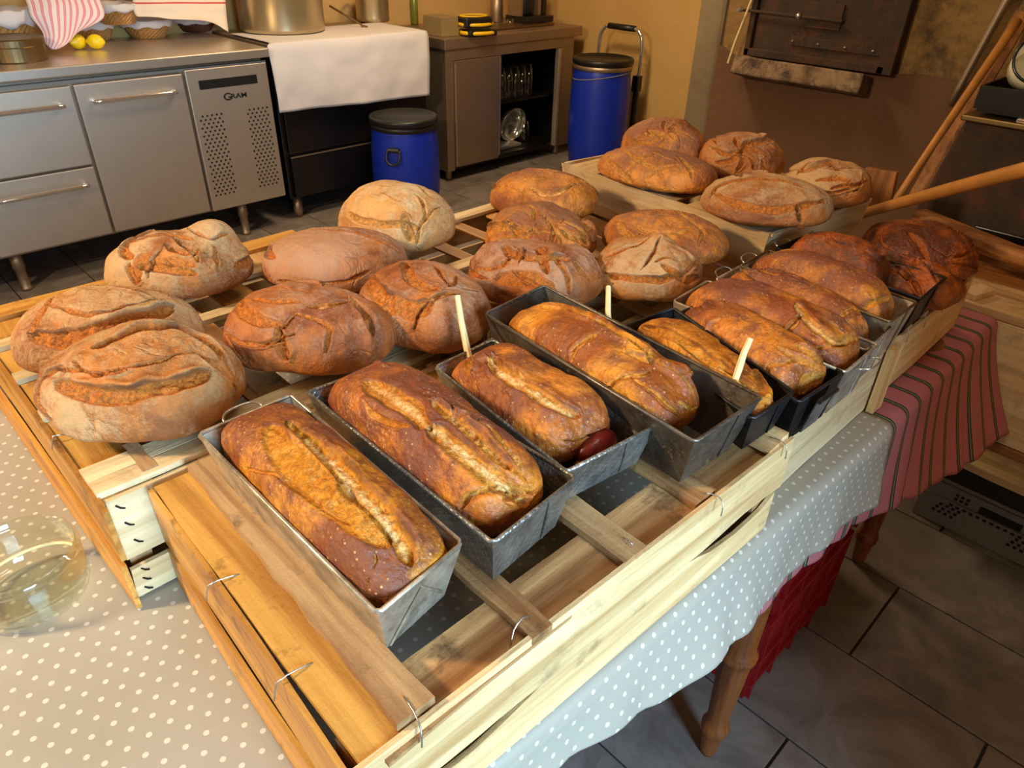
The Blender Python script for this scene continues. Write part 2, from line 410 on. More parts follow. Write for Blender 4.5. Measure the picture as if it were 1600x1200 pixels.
# ------------------------------------------------------------ setting: room shell
XW, YW, XO = 4.32, 4.30, 3.10          # right wall, back wall, oven face
struct('floor', *box(-2.6, XW+.1, -2.6, YW+.1, -.08, -.006), m_grout, 'dark grey stone tiled kitchen floor')
fl = bpy.data.objects['floor']
tile_me = None; nt = 0
for i in range(-1, 16):
    xa = .853-.30*3+.30*i                      # tile courses run along y: joints at x = 1.04, 1.34, 1.65 ...
    xa = 1.0455+.3015*(i-4)
    for j in range(-1, 9):
        ya = .183+.60*(j-1)-(.30 if i % 2 == 0 else 0)
        cxm, cym = xa+.15, ya+.30
        if cxm > XW or ya > YW-.05 or cym < -1.0 or cxm < -.6: continue
        if tile_me is None:
            V, Fc = box(-.1485, .1485, -.2970, .2970, -.006, 0)
            t0 = mk('tile', V, Fc, m_tile, fl, bevel=.0015, origin=(0, 0, 0)); tile_me = t0.data; t = t0
        else:
            t = bpy.data.objects.new('tile', tile_me); C.objects.link(t); t.parent = fl
            b = t.modifiers.new('bevel', 'BEVEL'); b.width = .0015; b.segments = 2
        t.location = Vector((cxm, cym, random.uniform(-.0006, 0)))-Vector(wloc(fl)); nt += 1
struct('wall_back', *box(-2.6, XW+.1, YW, YW+.1, 0, 2.7), m_wall, 'yellowish painted wall behind the counters')
struct('wall_right', *box(XW, XW+.1, -.8, YW, 0, 2.7), m_wall, 'yellow wall behind the blue barrel on its hand truck')
struct('trim_1', *box(XW-.06, XW, 1.2, 2.72, 0, 2.7), m_wall, 'slightly proud yellow plaster strip beside the oven masonry', bevel=.01)
struct('ceiling', *box(-2.6, XW+.1, -.9, YW+.1, 2.7, 2.8), m_wall)
struct('wall_light_block', *box(.50, XW, -.9, -.8, 0, 2.7), m_wall, 'unseen wall stub added to block the daylight on the right')  # out of view, added to keep daylight off the right-hand floor
# masonry oven: upper sooty part, lower brown plaster, chamfered grey corner
yo = on_x(1128, 60, XO)[1]
def prism(P, z0, z1):
    n = len(P); V = [(x, y, z0) for x, y in P]+[(x, y, z1) for x, y in P]
    return np.array(V), [tuple(range(n))[::-1], tuple(range(n, 2*n))]+[(i, (i+1) % n, n+(i+1) % n, n+i) for i in range(n)]
struct('wall_oven', *prism([(XO+.012, yo+.02), (XO+.012, -.8), (XW, -.8), (XW, yo+.02)][::-1], 0, 2.7), m_oven_up, 'sooty ochre masonry wall around the iron oven door')
ow = bpy.data.objects['wall_oven']
zc = on_x(1450, 123, XO)[2]
# brown plaster coat: irregular upper edge
top = [(1105, 36), (1125, 70), (1165, 100), (1250, 112), (1370, 112), (1400, 116), (1440, 117), (1530, 134), (1600, 142)]
TP = [on_x(a, b, XO) for a, b in top]; TP = [TP[0]*0+np.array([XO, yo+.03, TP[0][2]])]+TP[1:]+[np.array([XO, -.8, TP[-1][2]+.01])]
V = []; n = len(TP)
for p in TP: V += [(XO, p[1], 0), (XO, p[1], p[2]), (XO+.012, p[1], p[2]), (XO+.012, p[1], 0)]
Fc = [(0, 1, 2, 3), tuple(4*(n-1)+k for k in (3, 2, 1, 0))]
for i in range(n-1):
    for k in range(4): a = 4*i+k; b = 4*i+(k+1) % 4; Fc.append((a, a+4, b+4, b))
mk('plaster_coat', V, Fc, m_oven_lo, ow)
ye = on_x(1092, 0, XO)[1]
mk('corner_plaster', *prism([(XO-.004, yo), (XO-.004, yo+.035), (XO+.03, ye+.01), (XO+.12, ye+.03), (XW, ye+.03), (XW, yo)], 0, 2.7), m_greyp, ow, bevel=.02)

# ------------------------------------------------------------ iron oven door and its ledge
od = thing('furnace_door', (XO, 1.35, 1.0), 'rusty iron oven door with bolts and latch set in the sooty masonry wall', 'oven door')
q0, q1 = on_x(1166, 84, XO-.02), on_x(1383, 117, XO-.02)
yl, yr, zb = q0[1], q1[1], (q0[2]+q1[2])/2; zt = zb+.42
mk('door_frame', *join(box(XO-.05, XO+.01, yr-.03, yr+.03, zb, zt), box(XO-.05, XO+.01, yl-.025, yl, zb, zt), box(XO-.05, XO+.01, yr, yl, zb, zb+.03), box(XO-.05, XO+.01, yr, yl, zt-.03, zt)), m_iron, od, bevel=.004)
dp = mk('door_panel', *box(XO-.035, XO-.01, yr+.03, yl-.03, zb+.02, zt-.02), m_iron, od, bevel=.003)
for k, (za) in enumerate((zb+.06, zb+.26)):
    mk('hinge_strap', *box(XO-.043, XO-.034, yr+.02, yl-.20, za, za+.035), m_iron, od, bevel=.002)
    for j in range(4):
        yy = yr+.06+j*.11; mk('rivet', *lathe([(.001, 0), (.006, 0), (.004, .004), (.001, .005)], (0, 0, 0), 8), m_wire, dp).location = Vector((XO-.044, yy, za+.018))-Vector(wloc(dp))
mk('latch_plate', *box(XO-.045, XO-.034, yr+.21, yr+.36, zb+.13, zb+.22), m_iron, od, bevel=.002)
mk('latch_bar', *tube([(XO-.055, yl+.03, zb+.17), (XO-.055, yr+.2, zb+.165)], .006, 8), m_iron, od)
mk('latch_knob', *lathe([(.002, -.012), (.011, -.006), (.012, .004), (.002, .012)], (XO-.06, yl-.22, zb+.17), 12), m_wire, od, smooth=True)
mk('hook', *tube([(XO-.06, yl+.035, zb+.17), (XO-.09, yl+.035, zb+.17), (XO-.09, yl+.02, zb+.18)], .008, 8), m_wire, od)
mk('pull_string', *tube([(XO-.05, yl-.07, zt), (XO-.06, yl-.02, zb+.28), (XO-.06, yl+.04, zb+.05), (XO-.055, yl+.06, zb-.04)], .005, 6), m_stick, od)
lg = thing('oven_ledge', (XO-.05, 1.35, zb-.1), 'chipped stone ledge blackened by soot under the iron oven door', 'ledge')
Vl, Fl = plank((XO-.05, yl+.01, zb-.045), (XO-.05, yr+.05, zb-.045), .11, .072, (.25, 0, 1), 14, .008, .004, 4)
mk('ledge_stone', Vl, Fl, m_ledge, lg, bevel=.008)
bpy.data.objects.remove(lg); lg = bpy.data.objects['ledge_stone']; lg.parent = None; lg.name = 'oven_ledge'; lg.location = Vector((Vl.min(0)+Vl.max(0))/2)
tag(lg, 'chipped stone ledge blackened by soot under the iron oven door', 'ledge')

# ------------------------------------------------------------ refrigerated counter
YF = 3.58
fc = thing('refrigerated_counter', (.9, 3.9, 0), 'stainless steel refrigerated counter with drawers, a door and a perforated panel', 'refrigerator')
mk('body', *join(box(-.4, 1.79, YF+.012, 4.22, .17, .845), box(-.4, 1.79, YF+.05, 4.22, .845, .868)), m_steel_dark, fc)
mk('worktop', *box(-.4, 1.80, 3.545, 4.26, .868, .910), m_steel_top, fc, bevel=.006)
mk('door_seal', *box(-.4, 1.79, YF+.0, YF+.012, .838, .850), m_grey, fc)
def front(name, x0, x1, z0, z1, handle=True):
    d = mk(name, *box(x0, x1, YF-.02, YF+.008, z0, z1), m_steel, fc, bevel=.004)
    if handle:
        a, b, zh = max(x0+.05, x0+(x1-x0)*.13), x1-(x1-x0)*.12, z1-.068
        mk('handle', *tube(curve_pts([(a, YF-.02, zh), (a+.004, YF-.045, zh), (a+.03, YF-.056, zh), (b-.03, YF-.056, zh), (b-.004, YF-.045, zh), (b, YF-.02, zh)], 4), .0095, 12), m_chrome, d, smooth=True)
    return d
front('drawer', .43, .890, .505, .83); front('drawer', .43, .890, .185, .495)
front('drawer', -.06, .42, .505, .83); front('drawer', -.06, .42, .185, .495)
front('door', .903, 1.362, .185, .832)
pn = front('vent_panel', 1.376, 1.782, .178, .845, False)
mk('display', *box(1.43, 1.722, YF-.0215, YF-.019, .755, .795), m_blackp, pn, bevel=.0005)
V = []
for gx in (1.405, 1.645):
    for i in range(5):
        for j in range(22): V.append((gx+i*.0235+(.012 if j % 2 else 0), .255+j*.0182))
holes = []
for x, z in V:
    a = [(x+.0056*cos(2*pi*k/6), YF-.0206, z+.0056*sin(2*pi*k/6)) for k in range(6)]
    b = [(p[0], YF-.0196, p[2]) for p in a]; holes.append((np.array(a+b), [tuple(range(6)), tuple(range(6, 12))[::-1]]+[(k, (k+1) % 6, 6+(k+1) % 6, 6+k) for k in range(6)]))
tag(mk('vent_holes', *join(*holes), m_dark, pn), kind='stuff')
def text(name, s, loc, size, mat, parent, rot, ex=.0006, sx=1.0):
    cu = bpy.data.curves.new(name, 'FONT'); cu.body = s; cu.size = size; cu.extrude = ex; cu.align_x = 'CENTER'; cu.offset = size*.018
    t = bpy.data.objects.new(name, cu); C.objects.link(t); dg = bpy.context.evaluated_depsgraph_get()
    me = bpy.data.meshes.new_from_object(t.evaluated_get(dg)); bpy.data.objects.remove(t); bpy.data.curves.remove(cu)
    for v in me.vertices: v.co.x *= sx
    o = bpy.data.objects.new(name, me); me.materials.clear(); me.materials.append(mat); C.objects.link(o)
    o.rotation_euler = rot; par(o, parent, loc); return o
text('lettering', 'G', (1.557, YF-.0212, .695), .046, m_dark, pn, (pi/2, 0, 0), sx=1.25)
text('lettering', 'RAM', (1.615, YF-.0212, .700), .030, m_dark, pn, (pi/2, 0, 0), sx=1.35)
for x in (.49, 1.55, .02):
    for y in (3.62, 4.15): mk('leg', *lathe([(.024, 0), (.024, .012), (.021, .015), (.021, .10), (.026, .105), (.026, .175)], (x, y, 0), 16), m_steel_dark, fc, smooth=True)
# things on the counter
def basket(px, py, r0, r1, h, label, mat=m_wicker, z=.911, liner=True, n=28, yy=None):
    p = at(px, py, z); p[2] = z
    if yy: p = on_y(px, py, yy); p[2] = z
    b = thing('bread_basket', p, label, 'basket', 'baskets along the back of the steel counter')
    V = []; Fc = []; rows = 9
    for i in range(rows+1):
        f = i/rows; r = r0+(r1-r0)*f**.8
        for k in range(n*2):
            w = .0022*(1 if (k+i) % 2 else -1); V.append((p[0]+(r+w)*cos(pi*k/n), p[1]+(r+w)*sin(pi*k/n), p[2]+h*f))
    M = 2*n
    for i in range(rows):
        for k in range(M): k2 = (k+1) % M; Fc.append((i*M+k, i*M+k2, (i+1)*M+k2, (i+1)*M+k))
    Fc.append(tuple(range(M))[::-1])
    o = mk('wicker_bowl', V, Fc, mat, b); s = o.modifiers.new('t', 'SOLIDIFY'); s.thickness = .004
    mk('rim', *tube([(p[0]+r1*cos(2*pi*k/24), p[1]+r1*sin(2*pi*k/24), p[2]+h) for k in range(24)], .006, 6, closed=True), mat, b, smooth=True)
    if liner:
        V = []; M = 40; prof = [(.35, -.4), (.8, .0), (1.0, .12), (1.06, .10), (1.07, -.15), (1.045, -.28)]
        for i, (a, c) in enumerate(prof):
            for k in range(M):
                wv = 1+.03*sin(k*2.1+i)*(i/5); V.append((p[0]+r1*a*wv*cos(2*pi*k/M), p[1]+r1*a*wv*sin(2*pi*k/M), p[2]+h*(1+c*(1+.25*sin(k*1.3)))))
        Fc = [(i*M+k, i*M+(k+1) % M, (i+1)*M+(k+1) % M, (i+1)*M+k) for i in range(len(prof)-1) for k in range(M)]+[tuple(range(M))[::-1]]
        o = mk('liner', V, Fc, m_white, b, smooth=True); s = o.modifiers.new('t', 'SOLIDIFY'); s.thickness = .002
    return b
basket(151, 62, .060, .092, .075, 'round wicker basket with white liner behind the two lemons')
basket(233, 58, .075, .115, .075, 'light wicker basket with white liner standing right of the lemons')
basket(306, 48, .075, .115, .06, 'dark brown wicker basket half under the red-lined towel', m_wickerd)
basket(184, 25, .070, .100, .08, 'wicker basket standing on the rims of the two front ones, between the towels', yy=4.12, z=.990)
basket(8, 52, .085, .13, .15, 'tall wicker basket at the far left behind the round tin', yy=4.08)
for (px, py, l) in ((125, 77, 'left one of two yellow lemons on the steel counter'), (153, 77, 'right one of two yellow lemons on the steel counter')):
    p = at(px, py, .911); V = []; n = 24; prof = [(.001, -.046), (.007, -.043), (.012, -.036), (.024, -.026), (.031, -.010), (.032, .004), (.027, .020), (.015, .032), (.008, .037), (.001, .041)]
    v, f = lathe(prof, (0, 0, 0), n); a = .5 if px < 140 else -.7
    v = np.stack([v[:, 2]*cos(a)-v[:, 1]*sin(a), v[:, 2]*sin(a)+v[:, 1]*cos(a), v[:, 0]], 1)+np.array([p[0], p[1], .911+.032])
    tag(mk('lemon', v, f, m_lemon, smooth=True), l, 'lemon', 'lemons on the steel counter')
p = at(32, 96, .911); sv = thing('round_tin', (p[0], p[1]+.03, .911), 'tarnished round metal tin lying at the left end of the steel counter', 'tin')
c0 = (p[0], p[1]+.06, .911)
mk('body', *lathe([(.118, 0), (.12, .004), (.12, .055)], c0, 48), m_brass, sv); mk('lid', *lathe([(.124, .056), (.1255, .06), (.1255, .084), (.120, .088), (.02, .086), (.001, .086)], c0, 48, True, False), m_brass, sv)
def towel(name, P, mat, label, nu=36, nv=26, wave=.012, uvs=(1, 1), seed=0):
    """cloth from a coarse grid of points, smoothly interpolated with folds"""
    P = np.array(P, float); a, b, _ = P.shape
    rows = np.array([curve_pts(P[i], 8) for i in range(a)]); cols = np.array([curve_pts(rows[:, j], 8) for j in range(rows.shape[1])]).transpose(1, 0, 2)
    H_, W_ = cols.shape[:2]; V = cols.reshape(-1, 3)
    V = V+np.array([.3, 1., .2])*(fbm(V, 9, seed, 2)*wave)[:, None]
    uu = np.cumsum(np.r_[0, np.linalg.norm(np.diff(cols[H_//2], axis=0), axis=1)]); vv = np.cumsum(np.r_[0, np.linalg.norm(np.diff(cols[:, W_//2], axis=0), axis=1)])
    uv = np.stack(np.meshgrid(uu, vv), -1).reshape(-1, 2)
    o = mk(name, V, grid(W_, H_), mat, smooth=True, uv=uv); s = o.modifiers.new('t', 'SOLIDIFY'); s.thickness = .002; s.offset = 0
    return tag(o, label, 'cloth')
Y1 = 3.93
tw = [[on_y(x, y, Y1+dy) for x, y, dy in row] for row in (
    [(12, -60, .22), (50, -60, .2), (95, -60, .2), (140, -60, .2)],
    [(40, 0, .05), (80, -5, 0.), (115, -5, .03), (155, -5, .05)],
    [(48, 25, .0), (85, 22, -.05), (120, 22, -.02), (162, 28, .0)],
    [(66, 50, -.03), (88, 58, -.07), (112, 58, -.05), (122, 50, -.02)],
    [(70, 68, -.05), (82, 77, -.08), (96, 74, -.08), (112, 63, -.05)])]
towel('striped_towel', tw, m_pink, 'pink and white striped towel hanging over the baskets above the lemons', wave=.008)
tw = [[on_y(x, y, 4.02+dy) for x, y, dy in row] for row in (
    [(205, -70, .2), (250, -70, .2), (300, -70, .2), (350, -70, .2)],
    [(207, -5, .04), (250, -5, 0.), (300, -5, 0), (352, -5, .0)],
    [(212, 24, .0), (250, 22, -.03), (300, 22, -.03), (354, 25, -.03)],
    [(232, 24, -.02), (265, 30, -.04), (325, 33, -.06), (357, 50, -.05)])]
towel('lined_towel', tw, m_redline, 'white towel with thin red lines hanging over the right-hand baskets', wave=.008, seed=4)

# ------------------------------------------------------------ black stove, linen cloth, pots
stv = thing('stove', (2.34, 3.9, 0), 'black kitchen range under a white cloth between the steel units', 'stove')
mk('body', *box(1.845, 2.83, 3.64, 4.24, .12, .885), m_black, stv, bevel=.006)
mk('hob', *box(1.84, 2.84, 3.61, 4.25, .886, .912), m_steel_dark, stv, bevel=.004)
mk('oven_front', *box(1.87, 2.80, 3.62, 3.642, .37, .84), m_black, stv, bevel=.004)
mk('drawer_front', *box(1.87, 2.80, 3.612, 3.642, .13, .345), m_black, stv, bevel=.004)
mk('trim_strip', *box(1.87, 2.80, 3.608, 3.618, .348, .354), m_steel_dark, stv)
mk('rail', *tube([(1.92, 3.59, .80), (2.75, 3.59, .80)], .008, 8), m_steel_dark, stv)
for x in (1.905, 2.78):
    for y in (3.68, 4.2): mk('leg', *lathe([(.018, 0), (.026, .03), (.026, .12)], (x, y, 0), 14), m_steel_dark, stv, smooth=True)
ZC = .918
TL, BL, BR, TR = on_y(418, 66, 3.57), on_y(441, 178, 3.53), on_y(676, 150, 3.53), on_y(670, 38, 3.57)
rows = []
for f, dy, dz in ((0, .45, 0), (.0, .2, 0.0), (.0, .03, 0.0), (.04, -.005, 0), (.3, -.02, 0), (.65, -.03, 0), (1., -.03, 0)):
    r = []
    for g in (0, .2, .4, .6, .8, 1):
        if f == 0: r.append(np.array([TL[0]+.03+(TR[0]-TL[0]-.05)*g+.0, 3.59+dy, ZC+.004]))
        else:
            t_ = TL+(TR-TL)*g; b_ = BL+(BR-BL)*g; q = t_+(b_-t_)*f; q[1] = 3.585+dy+.012*sin(g*9)*f; q[2] = ZC-(ZC-b_[2])*f; r.append(q)
    rows.append(r)
towel('stove_cloth', rows, m_white, 'white linen cloth draped over the front of the black stove', wave=.009, seed=9)
def pot(x, y, r, h, label, z=.925, name='stock_pot'):
    p = (x, y); c = (p[0], p[1], z); t = thing(name, c, label, 'pot')
    mk('body', *lathe([(r*.96, 0), (r, .006), (r, .02), (r*1.0, h-.004), (r*1.02, h), (r*.98, h+.001), (r*.98, .012), (.001, .012)], c, 56, True, False), m_pot, t, smooth=True)
    for s in (-1, 1):
        a = .785+s*pi/2; q = lambda d, w, zz: (c[0]+d*cos(a)-w*sin(a), c[1]+d*sin(a)+w*cos(a), z+zz)
        mk('handle', *tube(curve_pts([q(r, -.06, h*.8), q(r+.04, -.05, h*.8), q(r+.05, 0, h*.8), q(r+.04, .05, h*.8), q(r, .06, h*.8)], 4), .006, 8), m_chrome, t, smooth=True)
pot(2.13, 3.99, .225, .26, 'large dented steel stock pot on the cloth over the stove')
pot(2.80, 4.10, .10, .16, 'small steel pot behind the big stock pot on the stove', name='saucepan')
p = at(565, 42, .925); tag(mk('spoon', *join(tube([p+np.array([-.10, .16, .10]), p+np.array([0, 0, .012])], .006, 8), tube([p, p+np.array([.02, -.03, .0])], [.012, .006], 8)), m_brass), 'brass spoon leaning on the cloth before the small pot', 'spoon')

# ------------------------------------------------------------ steel cabinet with open shelf
x0, x1, yf = 2.965, 4.13, 3.62
cb = thing('steel_cabinet', ((x0+x1)/2, 3.9, 0), 'brown-grey steel work cabinet with one open compartment, right of the stove', 'cabinet')
xd = on_y(781, 150, yf)[0]; xe = 3.98
mk('side_panel', *box(x0, x0+.03, yf+.005, 4.25, .07, .80), m_steel_dark, cb)
mk('side_panel', *box(x1-.03, x1, yf+.005, 4.25, .07, .80), m_steel_dark, cb)
mk('shade_lining', *box(x1-.034, x1-.0305, yf+.012, 4.228, .101, .79), m_black, cb)  # black sheet added for the shade on the compartment's inner side
mk('back_panel', *box(x0+.03, x1-.03, 4.23, 4.25, .07, .80), m_black, cb)  # steel coloured black: the compartment's shade is put into the colour
mk('bottom_panel', *box(x0+.03, x1-.03, yf+.01, 4.23, .07, .10), m_black, cb)  # black here likewise paints shade on steel
mk('divider', *box(xd-.012, xd+.012, yf+.004, 4.23, .10, .80), m_steel, cb)
mk('front_frame', *join(box(x0, x1, yf-.01, yf+.012, .738, .80), box(x0, x0+.06, yf-.01, yf+.008, .07, .738), box(xe+.02, x1, yf-.01, yf+.008, .07, .738)), m_steel_dark, cb, bevel=.002)
mk('door', *box(x0+.065, xd-.02, yf-.016, yf+.006, .09, .735), m_steel_dark, cb, bevel=.003)
mk('door_strip', *box(x0+.066, x0+.074, yf-.02, yf-.014, .10, .72), m_steel, cb)
mk('shelf', *box(xd+.013, x1-.031, yf+.06, 4.22, .415, .43), m_black, cb)  # shelf black for the same painted shade
mk('sliding_door', *box(xe-.014, xe+.012, yf-.025, yf+.012, .08, .735), m_steel, cb, bevel=.003)
mk('worktop', *box(x0-.01, XW-.12, 3.60, YW-.01, .80, .862), m_steel_dark, cb, bevel=.005)
for x in (x0+.06, x1-.06): mk('leg', *lathe([(.02, 0), (.02, .07)], (x, yf+.06, 0), 12), m_steel_dark, cb)
def glassware(x, y, z, r, h):
    return lathe([(r*.8, 0), (r, .01), (r, h), (r-.003, h), (r-.003, .012), (.001, .01)], (x, y, z), 14, True, False)
k = 0
for j, yy in enumerate((3.72, 3.83)):
    for i in range(6):
        tag(mk('drinking_glass', *glassware(xd+.05+i*.064, yy, .431, .028, .21 if j == 0 else .17), m_glass, smooth=True), 'tall clear glass in the front row on the cabinet shelf' if j == 0 else 'clear glass in the back row on the cabinet shelf', 'glass', 'front row of glasses on the cabinet shelf' if j == 0 else 'back row of glasses on the cabinet shelf')
gp = on_y(805, 190, 3.74)
v, f = lathe([(.09, -.05), (.112, -.02), (.118, .03), (.114, .03), (.108, -.016), (.085, -.044), (.001, -.046)], (0, 0, 0), 36, True, False)
v = np.stack([v[:, 0], -v[:, 2]*.9-v[:, 1]*.2, v[:, 1]], 1)+np.array([gp[0]+.02, 3.80, .235])
tag(mk('steel_bowl', v, f, m_chrome, smooth=True), 'shiny steel bowl tilted on its side in the open cabinet', 'bowl')
tag(mk('roasting_tray', *box(xd+.03, xd+.30, 3.70, 3.95, .101, .122), m_chrome, bevel=.004), 'flat shiny tray lying below the tilted steel bowl', 'tray')
tag(mk('glass_jug', *lathe([(.04, 0), (.045, .02), (.045, .15), (.041, .15), (.04, .02), (.001, .015)], (xd+.40, 3.78, .101), 20, True, False), m_glass, smooth=True), 'clear glass jug in the lower right of the open cabinet', 'jug')
# on the cabinet top
ZT = .863
p = on_y(692, 58, 3.72); tag(mk('cardboard_box', *box(3.0, 3.13, 3.68, 3.86, ZT, ZT+.105), m_card, bevel=.002), 'small greenish cardboard box at the left front of the steel cabinet top', 'box')
p = at(752, 56, ZT); tl = thing('carry_case', (p[0], p[1], ZT), 'black and yellow folding work lamp on the steel cabinet top', 'lamp')
def lay(o_, x, y, z0, z1, w, d, rz): return box(x-w/2, x+w/2, y-d/2, y+d/2, z0, z1, rz)
tl.name = 'work_lamp'
mk('base', *lay(0, p[0], p[1]+.03, ZT+.001, ZT+.035, .20, .14, -.2), m_blackp, tl, bevel=.01)
mk('lamp_head', *lay(0, p[0]-.01, p[1]+.05, ZT+.045, ZT+.105, .19, .12, -.2), m_blackp, tl, bevel=.012)
cc = np.array([p[0], p[1]+.03, ZT])
def ringpts(w, d, z, a, c): return [c+np.array([w*cos(t)*cos(a)-d*sin(t)*sin(a), w*cos(t)*sin(a)+d*sin(t)*cos(a), z]) for t in np.linspace(0, 2*pi, 20, endpoint=False)]
mk('bumper', *tube(ringpts(.112, .08, .018, -.2, cc), .011, 8, closed=True), m_yellow, tl, smooth=True)
mk('bumper', *tube(ringpts(.108, .074, .062, -.2, cc+np.array([0, .02, 0])), .010, 8, closed=True), m_yellow, tl, smooth=True)
mk('bumper', *tube(ringpts(.09, .06, .107, -.2, cc+np.array([-.01, .03, 0])), .005, 8, closed=True), m_yellow, tl, smooth=True)
def cyl(name, px, py, r, h, mat, label, cat, z=ZT, taper=1., dy=0):
    p = at(px, py, z)+np.array([0, dy, 0]); return tag(mk(name, *lathe([(r*.9*taper, 0), (r*taper, .005), (r, h), (r*.93, h), (r*.85*taper, .01), (.001, .01)], (p[0], p[1], z), 28, True, False), mat, smooth=True), label, cat)
def utens(px, py, z, n, label, mats, sd):
    p = at(px, py, z); r = random.Random(sd); t = thing('utensil_bunch', (p[0], p[1], z), label, 'utensils')
    for i in range(n):
        a = r.uniform(0, 2*pi); l = .22+r.random()*.06; q = np.array([p[0]+.02*cos(a), p[1]+.02*sin(a), z+.012]); e = np.array([p[0]+.05*cos(a), p[1]+.05*sin(a), z+l])
        mk('handle', *tube([q, e], .004, 6), mats[i % len(mats)], t)
cyl('utensil_pot', 682, 30, .042, .085, m_terra, 'terracotta pot of utensils behind the cardboard box', 'pot', taper=.8)
utens(682, 30, ZT+.012, 5, 'utensils standing in the terracotta pot', [m_stick, m_wire, m_blackp], 3)
cyl('glass_jar', 722, 24, .035, .10, m_glass, 'glass jar of kitchen tools behind the work lamp', 'jar')
utens(722, 24, ZT+.012, 4, 'red-brown handles standing in the glass jar behind the work lamp', [m_terra, m_stick], 5)
cyl('green_bottle', 648, 38, .026, .24, flat('green_glaze', srgb(110, 116, 30), .3), 'olive green bottle left of the terracotta pot', 'bottle')
cyl('metal_cup', 776, 34, .045, .20, m_steel_dark, 'tall grey metal beaker on the steel cabinet', 'beaker')
cyl('small_glass', 797, 40, .024, .04, m_glass, 'small glass between the metal beaker and the coffee machine', 'glass')
tag(mk('serving_tray', *box(3.42, 4.05, 3.73, 3.92, ZT, ZT+.012), m_brass, bevel=.003), 'flat brown tray along the front of the cabinet top under the coffee machine', 'tray')
cm = thing('coffee_machine', (3.85, 3.98, ZT), 'black coffee machine with grey pillar at the right end of the steel cabinet', 'coffee machine')
p = at(828, 36, ZT+.013)
mk('base', *box(p[0]-.05, p[0]+.21, 3.80, 4.02, ZT+.0125, ZT+.052), m_blackp, cm, bevel=.005)
mk('column', *lathe([(.062, .0), (.07, .02), (.07, .34)], (p[0]+.03, 3.93, ZT+.052), 28), m_blackp, cm, smooth=True)
mk('pillar', *box(p[0]-.065, p[0]-.04, 3.86, 3.98, ZT+.053, ZT+.38), m_steel_dark, cm)
mk('pillar', *box(p[0]+.11, p[0]+.14, 3.86, 3.98, ZT+.053, ZT+.28), m_steel_dark, cm)
mk('water_tank', *box(p[0]+.155, p[0]+.195, 3.86, 3.98, ZT+.053, ZT+.28), m_blackp, cm, bevel=.004)

# ------------------------------------------------------------ barrels and hand truck
def barrel(c, r, h, label, lever=False):
    t = thing('plastic_barrel', c, label, 'barrel')
    mk('drum', *lathe([(r*.84, 0), (r*.9, .02), (r*.985, h*.25), (r*1.0, h*.45), (r*.985, h*.68), (r*.93, h*.86), (r*.90, h-.035), (r*.88, h-.03)], c, 56), m_blue, t, smooth=True)
    mk('clamp_ring', *lathe([(r*.93, h-.065), (r*.965, h-.06), (r*.965, h-.04), (r*.93, h-.035)], c, 56, False, False), m_blackp if not lever else m_steel_dark, t, smooth=True)
    mk('lid', *lathe([(r*.945, h-.034), (r*.99, h-.03), (r*.995, h-.008), (r*.97, h), (r*.93, h), (r*.90, h-.012), (.001, h-.014)], c, 56, True, False), m_blackp, t, smooth=True)
    return t
b1 = barrel((2.44, 3.35, 0), .192, .545, 'blue plastic barrel with dusty black lid in front of the black stove')
a = R(215); c0 = np.array([2.44+.187*cos(a), 3.35+.187*sin(a), .40]); tn = np.array([-sin(a), cos(a), 0]); rd = np.array([cos(a), sin(a), 0])
mk('handle_plate', *tube([c0-tn*.03+rd*.006, c0+tn*.03+rd*.006], .014, 8), m_blackp, b1)
mk('handle', *tube(curve_pts([c0-tn*.034+rd*.01, c0-tn*.036+rd*.03-np.array([0, 0, .05]), c0+rd*.034-np.array([0, 0, .075]), c0+tn*.036+rd*.03-np.array([0, 0, .05]), c0+tn*.034+rd*.01], 4), .006, 8), m_blackp, b1, smooth=True)
b2 = barrel((3.90, 3.15, .04), .200, .70, 'blue plastic barrel with black lid standing on the hand truck by the yellow wall', True)
mk('cord', *tube([(3.90+.189*cos(t), 3.15+.189*sin(t), .04+.60-.03*sin(t-.6)) for t in np.linspace(0, 2*pi, 40, endpoint=False)], .003, 6, closed=True), m_grey, b2)
ht = thing('hand_truck', (4.15, 3.0, 0), 'chrome tube hand truck with black grip behind the right blue barrel', 'hand truck')
L0, L1 = on_y(934, 75, 3.36), on_y(1003, 105, 3.02)
xh = 4.15; A_ = on_x(936, 75, xh); B_ = on_x(1000, 100, xh); za, zb2 = on_x(940, 40, xh)[2], on_x(1000, 50, xh)[2]
zt = (za+zb2)/2+.01
mk('frame', *tube(curve_pts([(xh, A_[1], .05), (xh, A_[1], .5), (xh, A_[1], zt-.10), (xh, A_[1]-.03, zt-.02), (xh, A_[1]-.08, zt), (xh, B_[1]+.08, zt), (xh, B_[1]+.03, zt-.02), (xh, B_[1], zt-.10), (xh, B_[1], .5), (xh, B_[1], .05)], 5), .012, 12), m_chrome, ht, smooth=True)
mk('grip', *tube([(xh, A_[1]-.07, zt), (xh, B_[1]+.07, zt)], .019, 14), m_blackp, ht, smooth=True)
mk('toe_plate', *box(xh-.42, xh+.0, 2.98, 3.32, .02, .036), m_steel_dark, ht)
mk('joint', *box(xh-.03, xh+.02, B_[1]-.02, B_[1]+.03, .52, .62), m_blackp, ht, bevel=.006)
mk('lower_rail', *tube([(xh-.01, B_[1]+.0, .05), (xh-.01, B_[1]+.0, .53)], .02, 12), m_blackp, ht)
for y in (2.93, 3.37): mk('wheel', *lathe([(.02, -.02), (.075, -.018), (.08, 0), (.075, .018), (.02, .02)], (0, 0, 0), 24), m_blackp, ht).matrix_local = Matrix.Translation(Vector((xh+.07, y, .08))-Vector((4.15, 3.0, 0))) @ Matrix.Rotation(pi/2, 4, 'X')

